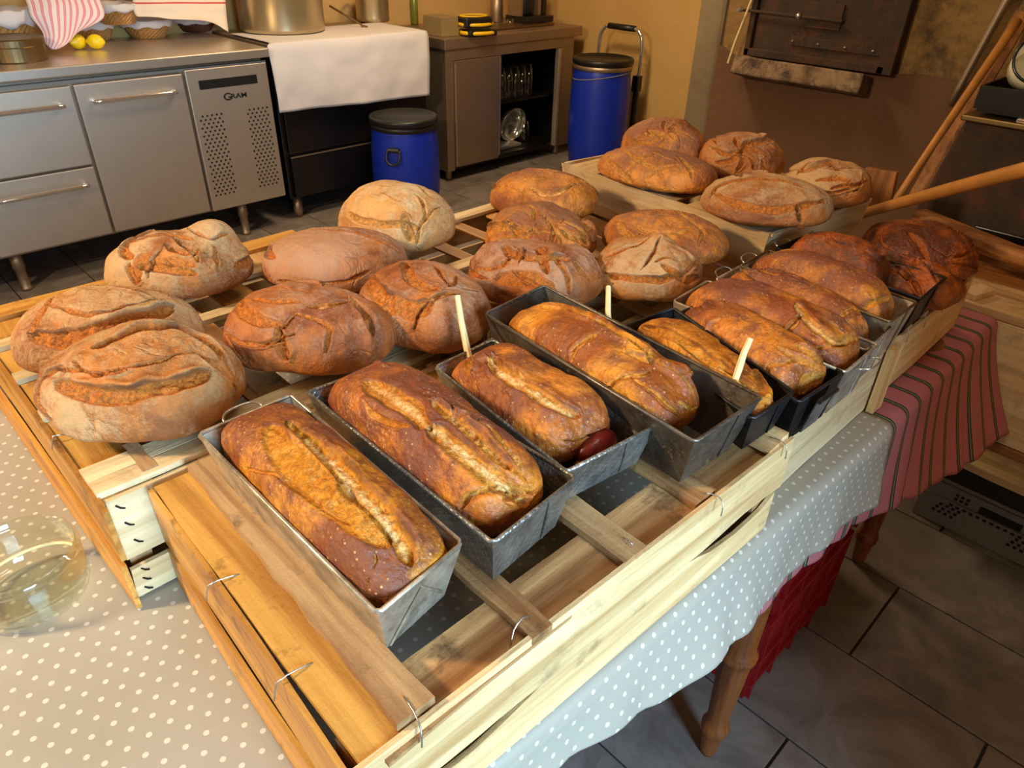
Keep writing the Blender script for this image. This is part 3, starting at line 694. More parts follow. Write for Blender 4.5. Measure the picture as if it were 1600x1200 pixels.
# ------------------------------------------------------------ tables, cloths
TZ = .742
def table(x0, x1, y0, y1, legs, label):
    t = thing('wooden_table', ((x0+x1)/2, (y0+y1)/2, 0), label, 'table')
    mk('tabletop', *box(x0, x1, y0, y1, TZ-.028, TZ), brown_x[0], t)
    mk('apron', *join(box(x0+.04, x1-.04, y0+.04, y0+.06, .62, TZ-.029), box(x0+.04, x1-.04, y1-.06, y1-.04, .62, TZ-.029)), brown_x[0], t)
    P = [(.8*a_, b_) for a_, b_ in ((.016, 0), (.020, .012), (.024, .045), (.027, .075), (.034, .085), (.035, .10), (.030, .112), (.026, .12), (.028, .16), (.033, .24), (.036, .30), (.037, .315), (.044, .322), (.045, .334), (.037, .342), (.036, .36), (.037, .42), (.038, .47), (.036, .50), (.042, .508), (.043, .52), (.034, .53), (.03, .56), (.036, .60), (.036, TZ-.03))]
    for x, y in legs: mk('leg', *lathe(P, (x, y, 0), 24), leg_wood, t, smooth=True)
table(-.95, 1.00, .295, 1.26, [(.893, .286), (.893, 1.18), (-.85, .36), (-.85, 1.18)], 'wooden table with turned legs under the dotted oilcloth')
table(1.01, 1.70, .265, 1.22, [(1.655, .300), (1.64, 1.14), (1.09, 1.14)], 'second wooden table with turned legs under the red striped cloth')
EX, EY = [-1., .25, .5, .75, 1.1, 1.8], [.38, .272, .256, .248, .232, .232]
def yedge(x): return np.interp(x, EX, EY)
def drape_cloth(name, x0, x1, yb, zoff, botz, flare, mat, label, nx, seed, thick=.0015, fold=.012):
    """a cloth lying on the table and hanging over its front edge; uv in metres along the cloth"""
    xs = np.linspace(x0, x1, nx); V = []; UV = []
    ny = 22
    for j in range(ny):
        for i, x in enumerate(xs):
            V.append((x, yb+(yedge(x)+.02-yb)*j/(ny-1), TZ+zoff)); UV.append((x, V[-1][1]))
    rr = .02
    for j in range(1, 7):
        a = pi/2*j/6
        for x in xs: V.append((x, yedge(x)+.02-rr*sin(a), TZ+zoff-rr*(1-cos(a)))); UV.append((x, yedge(x)+.02-rr*a))
    nd = 26
    for j in range(1, nd+1):
        f = j/nd
        for x in xs:
            bz = botz(x); L = TZ-.02-bz; w = fold*f*(sin(x*23+seed)+.6*sin(x*47+2*seed+2*f)+.5*sin(x*11+f*1.5))
            V.append((x+.004*sin(x*31)*f, yedge(x)-.001-flare(x)*f**1.3-abs(w)*.6-w*.4*0+0, TZ+zoff-rr-L*f)); UV.append((x, yedge(x)+.02-rr*pi/2-L*f))
    V = np.array(V); V[:, 2] += .0012*noise(V, 14, seed)*(V[:, 2] > TZ-.01)
    o = mk(name, V, grid(nx, ny+6+nd), mat, smooth=True, uv=np.array(UV)); s = o.modifiers.new('t', 'SOLIDIFY'); s.thickness = thick; s.offset = 1
    return tag(o, label, 'tablecloth')
bot1 = lambda x: np.interp(x, [-1, .3, .5, .75, 1.0, 1.2], [.70, .675, .645, .615, .60, .575])
dc = drape_cloth('dotted_tablecloth', -.95, 1.155, 1.30, .004, bot1, lambda x: .008+.02*max(0, sin((x-.4)*7))+.02*max(0, x-1.0), m_dot, 'beige oilcloth with white dots hanging over the near edge of the table', 150, 1, fold=.010)
bot2 = lambda x: np.interp(x, [.6, 1.1, 1.3, 1.5, 1.72], [.60, .555, .52, .49, .50])
drape_cloth('striped_tablecloth', .62, 1.735, 1.26, .0005, lambda x: bot2(x)-.008, lambda x: np.interp(x, [.6, 1.1, 1.3, 1.72], [.0, .0, .03, .10]), m_stripe, 'red cloth with green stripes hanging under the dark loaves at the far table end', 150, 5, fold=.012)

# ------------------------------------------------------------ wooden fruit crates (standing upside down)
def seg(parent, name, p0, p1, w, t, mats, upv=(0, 0, 1), seed=None, **k):
    d = np.abs(np.array(p1, float)-np.array(p0, float)); ax = int(d.argmax())
    V, Fc = plank(p0, p1, w, t, upv, seed=random.randint(0, 9999) if seed is None else seed, **k); return mk(name, V, Fc, mats[ax], parent)
def staple(parent, P, mat=None):
    mk('staple', *tube(curve_pts(P, 2), .0008, 6), m_wire, parent, smooth=True)

# crate 1: front crate with the four large tins
k1 = thing('fruit_crate', (.42, .48, TZ+.006), 'upturned wooden crate carrying the four nearest loaf tins', 'crate')
Z0, Z1 = TZ+.0062, .900
BL_, BR_, TLf, TRf = np.array([.128, .700]), np.array([.125, .285]), np.array([.752, .262]), np.array([.752, .70])
# corner posts
for (x, y) in ((.146, .304), (.735, .283), (.735, .684), (.152, .684)):
    mk('corner_post', *prism([(x-.015, y-.016), (x+.015, y-.016), (x+.015, y+.016), (x-.015, y+.016)], Z0, Z1-.008), old_x[2], k1)
# near side: two boards with the wavy gap
def wavy(parent, xa, xb, ya, yb_, za, zb, gapf, lower, mats, t=.005, n=22, name='side_board'):
    V = []
    for i in range(n+1):
        f = i/n; x = xa+(xb-xa)*f; y = ya+(yb_-ya)*f; g = gapf(f)
        z0_, z1_ = (za, g) if lower else (g, zb)
        V += [(x, y, z0_), (x, y+t, z0_), (x, y+t, z1_), (x, y, z1_)]
    Fc = [(0, 1, 2, 3), tuple(4*n+k for k in (3, 2, 1, 0))]
    for i in range(n):
        for k in range(4): a = 4*i+k; b = 4*i+(k+1) % 4; Fc.append((a, b, b+4, a+4))
    return mk(name, V, Fc, mats, parent)
up_f = lambda f: Z0+np.interp(f, [0, .4, .7, .85, .95, 1], [.073, .071, .072, .079, .079, .075])+.001*sin(f*31)
lo_f = lambda f: Z0+np.interp(f, [0, .08, .2, .34, .5, .70, .78, .88, .96, 1], [.066, .052, .050, .066, .069, .069, .052, .044, .052, .066])+.001*sin(f*23)
wavy(k1, .122, .765, .279, .256, Z0, Z1+.004, up_f, False, wood_x[0])
wavy(k1, .124, .760, .282, .259, Z0, Z1, lo_f, True, wood_x[0])
# left end (facing -x), far end, back side
for nm, z_a, z_b, mts in (('end_board', .822, Z1+.002, shiny_x), ('end_board', Z0+.001, .812, shiny_x)):
    V, Fc = plank((.120, .285, (z_a+z_b)/2), (.137, .703, (z_a+z_b)/2), z_b-z_a, .005, (1, 0, 0), 8, .001, .003, int(z_a*1000)); mk(nm, V, Fc, mts[1], k1)
for z_a, z_b in ((.826, Z1), (Z0+.001, .80)):
    V, Fc = plank((.766, .266, (z_a+z_b)/2), (.764, .70, (z_a+z_b)/2), z_b-z_a, .006, (1, 0, 0), 8, .001, .002, int(z_a*900)); mk('end_board', V, Fc, wood_x[1], k1)
    V, Fc = plank((.15, .704, (z_a+z_b)/2), (.755, .704, (z_a+z_b)/2), z_b-z_a, .005, (0, 1, 0), 8, .001, .002, int(z_a*800)); mk('side_board', V, Fc, wood_x[0], k1)
# top: wide waxed plank along the left end, rough lath, long boards beneath cross laths
seg(k1, 'bottom_plank', (.160, .284, Z1-.001), (.170, .704, Z1-.001), .058, .006, shiny_x)
seg(k1, 'lath', (.186, .284, Z1+.007), (.197, .703, Z1+.007), .033, .010, old_x, n=12, jit=.0025)
seg(k1, 'bottom_board', (.150, .306, Z1-.008), (.750, .300, Z1-.008), .066, .0045, old_x, seed=3)
seg(k1, 'bottom_board', (.150, .470, Z1-.008), (.750, .470, Z1-.008), .060, .0045, old_x, seed=4)
seg(k1, 'bottom_board', (.150, .660, Z1-.008), (.750, .660, Z1-.008), .080, .0045, shiny_x, seed=5)
for xl, w, yb_ in ((.325, .027, .700), (.463, .034, .700), (.585, .024, .700), (.605, .012, .700)):
    seg(k1, 'lath', (xl-.006, .271, Z1+.000), (xl+.012, yb_, Z1+.000), w, .009, old_x, n=10, jit=.0018)
seg(k1, 'lath', (.735, .262, Z1+.004), (.735, .700, Z1+.004), .045, .007, wood_x, n=8)
seg(k1, 'lath', (.748, .262, Z1+.010), (.748, .700, Z1+.010), .016, .006, wood_x, n=8)
staple(k1, [(.152, .52, Z1+.003), (.140, .522, Z1+.006), (.124, .525, Z1+.005), (.118, .525, Z1-.012)])
staple(k1, [(.152, .385, Z1+.003), (.138, .386, Z1+.006), (.120, .387, Z1+.005), (.114, .387, Z1-.014)])
staple(k1, [(.186, .300, Z1+.013), (.184, .284, Z1+.013), (.180, .270, Z1+.008), (.178, .268, Z1-.010)])
staple(k1, [(.322, .290, Z1+.006), (.312, .290, Z1+.012), (.300, .289, Z1+.006), (.292, .284, Z1-.003)])
staple(k1, [(.464, .294, Z1+.006), (.462, .288, Z1+.010), (.462, .280, Z1+.008)])
staple(k1, [(.586, .276, Z1+.006), (.590, .262, Z1+.010), (.590, .252, Z1+.004), (.588, .250, Z1-.012)])
staple(k1, [(.735, .276, Z1+.009), (.735, .262, Z1+.012), (.735, .252, Z1+.006), (.735, .250, Z1-.010)])

# crate 2: left crate with the pale printed end
k2 = thing('fruit_crate', (.38, .90, TZ+.006), 'upturned wooden crate on the left under the pale floury loaves', 'crate')
yn = .716
V, Fc = hexa([(.090, yn, Z0+.002), (.40, yn, Z0+.002), (.40, yn+.006, Z0+.002), (.090, yn+.006, Z0+.002), (.092, yn-.012, .805), (.40, yn-.012, .805), (.40, yn-.006, .805), (.092, yn-.006, .805)]); mk('side_board', V, Fc, pale_x[0], k2)
V, Fc = hexa([(.092, yn-.012, .822), (.40, yn-.012, .822), (.40, yn-.006, .822), (.092, yn-.006, .822), (.094, yn+.004, .897), (.40, yn+.004, .897), (.40, yn+.010, .897), (.094, yn+.010, .897)]); mk('side_board', V, Fc, pale_x[0], k2)
mk('corner_post', *prism([(.097, yn+.006), (.122, yn+.006), (.122, yn+.035), (.097, yn+.035)], Z0, .892), old_x[2], k2)
for x, y in ((.635, .745), (.635, 1.28), (.108, 1.28)): mk('corner_post', *prism([(x-.014, y-.015), (x+.014, y-.015), (x+.014, y+.015), (x-.014, y+.015)], Z0, .892), old_x[2], k2)
for z_a, z_b, x, xe_ in ((.826, .900, .089, .084), (Z0+.001, .820, .086, .076)):
    V, Fc = plank((x, .700, (z_a+z_b)/2), (xe_, 1.31, (z_a+z_b)/2), z_b-z_a, .006, (1, 0, 0), 8, .001, .001, int(z_a*700)); mk('end_board', V, Fc, shiny_x[1], k2)
    V, Fc = plank((.655, .72, (z_a+z_b)/2), (.655, 1.30, (z_a+z_b)/2), z_b-z_a, .005, (1, 0, 0), 8, .001, .002, int(z_a*600)); mk('end_board', V, Fc, old_x[1], k2)
    V, Fc = plank((.10, 1.302, (z_a+z_b)/2), (.65, 1.302, (z_a+z_b)/2), z_b-z_a, .005, (0, 1, 0), 8, .001, .002, int(z_a*500)); mk('side_board', V, Fc, wood_x[0], k2)
for x, w, ms in ((.119, .056, shiny_x), (.235, .070, shiny_x), (.335, .060, old_x), (.435, .060, shiny_x), (.54, .060, old_x), (.625, .045, shiny_x)):
    seg(k2, 'bottom_board', (x, .722, Z1-.006), (x, 1.298, Z1-.006), w, .005, ms)
for y, w in ((.742, .026), (.772, .030), (.935, .026), (1.055, .026), (1.17, .026), (1.285, .045)):
    seg(k2, 'lath', (.090, y, Z1+.001), (.655, y, Z1+.001), w, .008, pale_x if y < 1.2 else shiny_x, n=8, jit=.0016)
seg(k2, 'paper_strip', (.150, .735, Z1+.0058), (.150, .800, Z1+.0058), .016, .0008, old_x)
mk('print_mark', *box(.18, .235, yn-.0085, yn-.0068, .858, .866), m_dark, k2)
bpy.data.objects.remove(bpy.data.objects['print_mark'])
for i, (x, z) in enumerate(((.106, .885), (.108, .862), (.110, .838), (.106, .796), (.105, .778), (.104, .760))):
    y = yn-.012+(.016*(z-.822)/.075 if z > .82 else .012*(.805-z)/.06)
    mk('staple', *tube([(x-.004, y-.0005, z+.005), (x, y-.0015, z), (x+.004, y-.0005, z-.003)], .0011, 5), m_dark, k2)
staple(k2, [(.100, .87, Z1+.004), (.088, .872, Z1+.007), (.082, .872, Z1-.01)])
# crate 3: behind, centre
def crate(name, x0, x1, y0, y1, z0, z1, label, along='x', nb=4, nl=4, mb=wood_x, ml=wood_x, ms=wood_x, side=2, lathw=.026, bw=.05):
    t = thing(name, ((x0+x1)/2, (y0+y1)/2, z0), label, 'crate')
    h = z1-z0
    for x in (x0+.02, x1-.02):
        for y in (y0+.02, y1-.02): mk('corner_post', *prism([(x-.013, y-.013), (x+.013, y-.013), (x+.013, y+.013), (x-.013, y+.013)], z0, z1-.010), old_x[2], t)
    for za, zb in (((z0+.001, z0+h*.46), (z0+h*.54, z1)) if side == 2 else ((z0+.001, z1),)):
        zc_, zh = (za+zb)/2, zb-za
        for y in (y0+.003, y1-.003): V, Fc = plank((x0+.006, y, zc_), (x1-.006, y, zc_), zh, .0055, (0, 1, 0), 8, .001, .002, random.randint(0, 999)); mk('side_board', V, Fc, ms[0], t)
        for x in (x0+.002, x1-.002): V, Fc = plank((x, y0, zc_), (x, y1, zc_), zh, .0055, (1, 0, 0), 8, .001, .002, random.randint(0, 999)); mk('end_board', V, Fc, ms[1], t)
    def row(name, n, w, z, th, axis, mats):
        for i in range(n):
            f = (i+.5)/n if name == 'bottom_board' else i/(n-1)
            if axis == 'x': y = y0+w/2+.004+(y1-y0-w-.008)*f; seg(t, name, (x0+.004, y, z), (x1-.004, y, z), w, th, mats)
            else: x = x0+w/2+.004+(x1-x0-w-.008)*f; seg(t, name, (x, y0+.004, z), (x, y1-.004, z), w, th, mats)
    row('bottom_board', nb, bw, z1-.007, .0045, along, mb); row('lath', nl, lathw, z1+.001, .007, 'y' if along == 'x' else 'x', ml)
    return t
k3 = crate('fruit_crate', .672, 1.120, .730, 1.170, Z0, Z1, 'open slatted wooden crate in the middle under the brown cracked loaves', 'y', 4, 3, shiny_x, pale_x, wood_x, lathw=.032, bw=.030)
# crates 5 and 6 (right, lower)
k5 = crate('fruit_crate', .790, 1.165, .288, .700, TZ+.0042, .862, 'pale wooden crate under the row of narrow tins on the right', 'x', 4, 5, pale_x, pale_x, pale_x, side=1)
k6 = crate('fruit_crate', 1.178, 1.610, .290, .560, TZ+.0042, .862, 'pale wooden crate at the far table end under the darkest loaves', 'x', 5, 6, pale_x, pale_x, pale_x, side=1)
for x in (1.25, 1.33, 1.42, 1.50): staple(k6, [(x, .305, .868), (x, .293, .872), (x, .285, .866), (x, .284, .848)])
mk('corner_block', *prism([(1.152, .272), (1.188, .272), (1.188, .2845), (1.152, .2845)], TZ+.0052, .872), wood_x[2], k5)
# raised crate with the back group of loaves: tapering pale sides
k7 = thing('fruit_crate', (1.48, .85, .748), 'raised flared wooden crate at the back carrying the floury pinwheel loaves', 'crate')
A7 = [(1.266, .580), (1.640, .538), (1.700, 1.110), (1.315, 1.165)]; sh = .022; cxy = np.mean(A7, 0)
B7 = [tuple(np.array(p)+(cxy-np.array(p))*.10) for p in A7]; z7a, z7b = TZ+.0052, .955
for i in range(4):
    a, b, c, d = np.array(A7[i]), np.array(A7[(i+1) % 4]), np.array(B7[(i+1) % 4]), np.array(B7[i]); n_ = np.array([(b-a)[1], -(b-a)[0]]); n_ = n_/np.linalg.norm(n_)*.006
    for f0, f1 in ((0, 1.),) if i == 0 else ((.02, .48), (.53, 1.)):
        P = []
        for f in (f0, f1):
            q0, q1 = d+(a-d)*f, c+(b-c)*f; z = z7a+(z7b-z7a)*f
            P += [(*q0, z), (*q1, z), (*(q1-n_), z), (*(q0-n_), z)]
        mk('side_board' if i % 2 == 0 else 'end_board', *hexa(P), pale_x[0] if i == 0 else wood_x[1 if i % 2 else 0], k7)
for i in range(4):
    a = np.array(A7[i])+(cxy-np.array(A7[i]))*.13; mk('corner_post', *prism([(a[0]-.012, a[1]-.012), (a[0]+.012, a[1]-.012), (a[0]+.012, a[1]+.012), (a[0]-.012, a[1]+.012)], z7a, z7b-.012), old_x[2], k7)
for i in range(5):
    f = .04+.92*i/4; seg(k7, 'bottom_board', (1.273+.04*f, .60+.52*f, z7b-.004), (1.625+.05*f, .575+.51*f, z7b-.004), .090, .005, wood_x)
mk('paper_scrap', *box(1.42, 1.437, .5605, .5615, .905, .925), m_white, k7)

# ------------------------------------------------------------ loaf tins
TINS = {}
def tin(key, px, zr, zb, mat, label, taper=.012, handles=(), seams=False, rimw=None):
    P = np.array([at(x, y, zr) for x, y in px]); P[:, 2] = zr      # back-left, back-right, front-right, front-left
    c = P.mean(0); c[2] = zb
    t = thing('loaf_tin', c, label, 'loaf tin')
    a = (P[1]-P[0]+P[2]-P[3])/2; wv = a/np.linalg.norm(a); l = (P[3]-P[0]+P[2]-P[1])/2; lv = l/np.linalg.norm(l)
    B = P.copy(); B[:, 2] = zb; s = [(1, 1), (-1, 1), (-1, -1), (1, -1)]
    for i in range(4): B[i] += taper*(wv*s[i][0]+lv*s[i][1])
    th = .0016; I = P.copy(); J = B.copy()
    for i in range(4): I[i] += th*(wv*s[i][0]+lv*s[i][1]); J[i] += th*(wv*s[i][0]+lv*s[i][1])
    J[:, 2] += th
    V = np.vstack([B, P, I, J]); Fc = [(0, 3, 2, 1), (12, 13, 14, 15)]
    for i in range(4):
        j = (i+1) % 4; Fc += [(i, j, 4+j, 4+i), (4+i, 4+j, 8+j, 8+i), (8+i, 8+j, 12+j, 12+i)]
    Fc = [f for f in Fc]
    body = mk('tin_body', V, Fc, mat, t)
    bm = body.data
    n = lambda p, q, k=3: [p+(q-p)*i/k for i in range(k)]
    ring = []
    for i in range(4):
        p, q = P[i], P[(i+1) % 4]; d = (q-p)/np.linalg.norm(q-p)*.004; ring += [p+d, (p+q)/2, q-d]
    mk('rim', *tube(np.array(ring)+np.array([0, 0, .0008]), .0024, 8, closed=True), rimw or mat, t, smooth=True)
    for e in handles:                               # wire loops: 0 = back, 2 = front
        p, q = P[e], P[(e+1) % 4]; m_ = (p+q)/2; d = (q-p)/np.linalg.norm(q-p); o_ = (lv if e == 2 else -lv)
        mk('handle', *tube(curve_pts([m_-d*.022+o_*.002-[0, 0, .006], m_-d*.022+o_*.012-[0, 0, .002], m_-d*.012+o_*.020, m_+d*.012+o_*.020, m_+d*.022+o_*.012-[0, 0, .002], m_+d*.022+o_*.002-[0, 0, .006]], 4), .0016, 6), m_wire, t, smooth=True)
    # folded end: the sheet is turned over the front end in two triangles with raised seams
    p, q, r, u = P[3], P[2], B[2], B[3]; o_ = (p+q)/2-(P[0]+P[1])/2; o_ /= np.linalg.norm(o_); o_ = o_*.0012
    def qd(f, g): return (u+(r-u)*f)+((p+(q-p)*f)-(u+(r-u)*f))*g+o_
    if seams:
        mk('fold_seam', *tube([qd(.05, .03), qd(.50, .80)], .0011, 6), rimw or mat, t); mk('fold_seam', *tube([qd(.50, .80), qd(.88, .22)], .0016, 6), rimw or mat, t)
    else: mk('fold_seam', *tube([qd(.74, .05), qd(.66, .97)], .0012, 6), rimw or mat, t)
    TINS[key] = (P, B, wv, lv, zr, zb)
    return t
tin(1, [(310, 680), (455, 618), (722, 850), (590, 960)], .980, .9125, m_tin_l, 'nearest loaf tin, pale metal with a folded front end', handles=(0,), seams=True, taper=.013)
tin(2, [(480, 614), (605, 570), (900, 748), (770, 850)], .978, .9125, m_tin_q, 'second loaf tin from the near end, grey quilted metal, holding the twice-split loaf')
tin(3, [(680, 575), (770, 532), (1026, 666), (885, 738)], .968, .9125, m_tin_q, 'third loaf tin from the near end, bluish, holding the loaf with dark red filling')
tin(4, [(758, 492), (850, 447), (1190, 622), (1085, 692)], .990, .9125, m_tin_b, 'largest blackened loaf tin with flour patches inside its far end', taper=.018)
tin(5, [(975, 512), (1052, 482), (1240, 614), (1175, 656)], .968, .9125, m_tin_k, 'narrow black loaf tin with the peeled stick, behind the largest blackened tin', taper=.01)
tin(6, [(1042, 500), (1112, 466), (1318, 584), (1248, 630)], .955, .885, m_tin_k, 'black loaf tin with a flat black handle plate on its front end', taper=.008)
tin(7, [(1052, 472), (1106, 440), (1372, 540), (1320, 583)], .955, .880, m_tin_l, 'pale loaf tin with a wire loop on its front, holding the large torn loaf', taper=.010, handles=(2,))
tin(8, [(1118, 438), (1158, 416), (1397, 512), (1352, 549)], .945, .872, m_tin_l, 'pale loaf tin squeezed between the wire-loop tin and the smooth loaf tin', taper=.010, handles=(0,))
tin(9, [(1156, 417), (1201, 392), (1433, 473), (1390, 504)], .955, .872, m_tin_l, 'pale loaf tin holding the smooth glossy loaf', taper=.012, handles=(0,), rimw=m_brass)
tin(10, [(1212, 388), (1252, 372), (1478, 434), (1438, 468)], .940, .872, m_tin_k, 'black loaf tin behind the smooth glossy loaf', taper=.010, handles=(0,))
P, B, wv, lv, zr, zb = TINS[6]; t6 = bpy.data.objects['loaf_tin.005']
m_ = (P[2]*.45+P[3]*.55); bt = (B[2]*.45+B[3]*.55)
hp = []
for f, g in ((-1, 0), (1, 0), (1, 1), (-1, 1)):
    q = (m_+(bt-m_)*(.85 if g == 0 else .02))+wv*.020*f+lv*(.004 if g == 0 else .010); hp.append(q)
mk('handle_plate', *hexa([hp[0], hp[1], hp[1]+lv*.003, hp[0]+lv*.003, hp[3], hp[2], hp[2]+lv*.003, hp[3]+lv*.003]), m_tin_q, t6, bevel=.001)
mk('handle_rod', *tube([hp[3]+lv*.004-wv*.003, hp[2]+lv*.004+wv*.003], .003, 8), m_tin_k, t6)

# ------------------------------------------------------------ bread
def loaf(name, label, group, cx, cy, a, b, ang, z0, h, mat, cuts=(), bumps=(), lobes=(), Nn=64, e=2.2, k=2.3, hb=.30, seed=1, flour=.5, crease=.5, lump=.006, ftop=.35, cat='bread', rough=1., clamp=None, tears=0):
    r_ = np.linspace(-1, 1, Nn+1); r_ = np.tan(r_*pi/4); faces = []; Vs = []; off = 0
    g = grid(Nn+1, Nn+1)
    for ax, sg in ((2, 1), (0, 1), (0, -1), (1, 1), (1, -1), (2, -1)):
        u, v = np.meshgrid(r_, r_); w = np.ones_like(u)*sg
        P = {0: (w, u*sg, v), 1: (u*-sg, w, v), 2: (u*sg, v, w)}[ax]
        if ax == 2 and sg == -1: step = 4
        Vs.append(np.stack(P, -1).reshape(-1, 3)); faces.append(g+off); off += len(Vs[-1])
    D = np.vstack(Vs); Fc = np.vstack(faces); D /= np.linalg.norm(D, axis=1)[:, None]
    # weld the cube-sphere seams
    key = np.round(D*1e5).astype(np.int64); _, idx, inv = np.unique(key, axis=0, return_index=True, return_inverse=True); inv = inv.reshape(-1); D = D[idx]; Fc = inv[Fc]
    def radius(D): return ((np.abs(D[:, 0])**e+np.abs(D[:, 1])**e)**(k/e)+np.abs(D[:, 2])**k)**(-1/k)
    r = radius(D); th = np.arctan2(D[:, 1], D[:, 0]); lob = np.ones(len(D))
    for t0, wd, am in lobes:
        dt = (th-R(t0)+pi) % (2*pi)-pi; lob += am*np.exp(-(dt/R(wd))**2)*np.clip(1.2-np.abs(D[:, 2]), 0, 1)
    L = np.stack([a*r*D[:, 0]*lob, b*r*D[:, 1]*lob, np.where(D[:, 2] > 0, h*(1-hb)*r*D[:, 2], h*hb*r*D[:, 2])], 1)
    L[:, 2] = np.maximum(L[:, 2], -h*hb*.97)
    nrm = np.stack([L[:, 0]/a**2, L[:, 1]/b**2, L[:, 2]/np.where(D[:, 2] > 0, h*(1-hb), h*hb*1.6)**2], 1); nrm /= np.linalg.norm(nrm, axis=1)[:, None]+1e-9
    ca, sa = cos(ang), sin(ang); zc_ = z0+h*hb
    Wd = np.stack([cx+ca*L[:, 0]-sa*L[:, 1], cy+sa*L[:, 0]+ca*L[:, 1], zc_+L[:, 2]], 1)
    Nw = np.stack([ca*nrm[:, 0]-sa*nrm[:, 1], sa*nrm[:, 0]+ca*nrm[:, 1], nrm[:, 2]], 1)
    def surf(px, py):
        """point of the plain loaf body under photograph pixel (px, py): where a slash was seen"""
        d = ray(px, py); ts = np.linspace((zc_+h-CH)/d[2], (z0-CH)/d[2], 240); Q = CAM+d*ts[:, None]-np.array([cx, cy, zc_])
        x = (ca*Q[:, 0]+sa*Q[:, 1])/a; y = (-sa*Q[:, 0]+ca*Q[:, 1])/b; z = Q[:, 2]/np.where(Q[:, 2] > 0, h*(1-hb), h*hb)
        v = ((np.abs(x)**e+np.abs(y)**e)**(k/e)+np.abs(z)**k); ok = np.where(v <= 1)[0]
        i = ok[0] if len(ok) else int(v.argmin()); return Q[i]+np.array([cx, cy, zc_])
    disp = np.zeros(len(D)); crack = np.zeros(len(D)); core = np.zeros(len(D)); burn_dark = np.zeros(len(D))
    wob = np.stack([fbm(Wd, 45, seed+5, 2), fbm(Wd, 45, seed+6, 2), fbm(Wd, 45, seed+7, 2)], 1)*.0035
    X = Wd+wob
    for px, py, rad, hh in bumps:
        c = surf(px, py); disp += hh*np.exp(-((Wd-c)**2).sum(1)/rad**2)
    disp += fbm(Wd, 14, seed, 3)*lump
    edge = np.clip(Nw[:, 2]+.5, 0, 1)
    # natural crust creases
    if crease:
        rn = 1-np.abs(fbm(X*np.array([1, 1, .8]), 17, seed+40, 3)); cz = np.clip((rn-.90)/.08, 0, 1)*np.clip(fbm(Wd, 9, seed+50, 2)+.25, 0, 1)*edge
        disp -= .0035*cz*crease; burn_dark += .45*cz*crease; crack += .45*np.clip(cz*1.3, 0, 1)*crease  # creases sunk and coloured darker
    rr = random.Random(seed*7+3); cuts = list(cuts)
    for i in range(tears):                     # short natural tears, one lip lifted, the darker torn dough showing
        t0 = rr.uniform(0, 2*pi); el = rr.uniform(.25, 1.15); bend = rr.uniform(-.5, .5); hdg = rr.uniform(0, 2*pi); ln = rr.uniform(.25, .6); P3 = []
        for q in (-1, -.4, .3, 1):
            tt = t0+ln*q*cos(hdg)/max(cos(el), .45); ee = min(max(el+ln*q*sin(hdg)*.7+bend*.25*(1-q*q), .08), 1.5)
            d = np.array([[cos(ee)*cos(tt), cos(ee)*sin(tt), sin(ee)]]); r1 = radius(d)[0]
            x, y, z = a*r1*d[0, 0], b*r1*d[0, 1], h*(1-hb)*r1*d[0, 2]
            P3.append(np.array([cx+ca*x-sa*y, cy+sa*x+ca*y, zc_+z]))
        wdt = rr.choice((.0028, .0035, .006, .0085)); cuts.append((P3, wdt, .004+wdt*.35, dict(side=rr.choice((-1, 1)), lip=.7, burn_dark=.7, crack=rr.uniform(.5, 1.))))
    for cut in cuts:
        pts, wd, dp = cut[:3]; o = dict(lip=.35, crack=1., core=0., burn_dark=.5, side=0); o.update(cut[3] if len(cut) > 3 else {})
        Q = curve_pts([p if len(p) == 3 else surf(*p) for p in pts], 5); best = np.full(len(D), 9.); sp = np.zeros(len(D)); sgn = np.ones(len(D)); M = len(Q)-1
        for i in range(M):
            A, Bq = Q[i], Q[i+1]; AB = Bq-A; t = np.clip(((X-A)@AB)/(AB@AB+1e-12), 0, 1); d = np.linalg.norm(X-A-t[:, None]*AB, axis=1)
            u = d < best; best[u] = d[u]; sp[u] = (i+t[u])/M; sgn[u] = np.sign((np.cross(AB, (X-A)[u])*Nw[u]).sum(1))
        wl = wd*(.30+.70*np.clip(4*sp*(1-sp), 0, 1)**.45)*(1+.22*noise(Wd, 60, seed+9)); q = best/wl
        fs = (sgn*o['side']) > 0; sf = np.where(fs, .16, .36) if o['side'] else .30
        ins = 1-np.clip((q-.78)/sf, 0, 1); ins = ins*ins*(3-2*ins); lp = np.exp(-((q-1.35)/.55)**2)*(np.where(fs, 1.5, .15) if o['side'] else 1.)
        disp += -dp*ins+dp*o['lip']*lp*(.5+.8*noise(Wd, 30, seed+3)); disp += ins*noise(Wd*np.array([1, 1, 1.]), 170, seed+11)*dp*.30*rough+ins*noise(Wd, 80, seed+12)*dp*.32*rough
        crack = np.maximum(crack*(1-.0*ins), ins*o['crack']); core = np.maximum(core, np.exp(-(q/.55)**2)*o['core']); burn_dark = np.maximum(burn_dark, np.exp(-((q-1.0)/.22)**2)*o['burn_dark']*(.75+.6*noise(Wd, 35, seed+8))*(np.where(fs, 1.3, .35) if o['side'] else 1.))
        if o['crack'] < 0: pass
    wr_ = 1-np.abs(fbm(X, 30, seed+70, 2)); disp += (wr_-.7)*.0022*edge+noise(Wd, 55, seed+20)*.0010+noise(Wd, 130, seed+21)*.0005
    Wn = Wd+Nw*disp[:, None]; Wn[:, 2] = np.maximum(Wn[:, 2], z0+.0004)
    if clamp: Wn = clamp(Wn)
    fl_ = flour*(.42+ftop*np.clip(Nw[:, 2], 0, 1)+.8*fbm(Wd, 11, seed+60, 3)-.25*np.clip(-Nw[:, 2]+.1, 0, 1)); fl_ = np.clip(fl_, 0, 1)*(1-np.clip(crack, 0, 1))
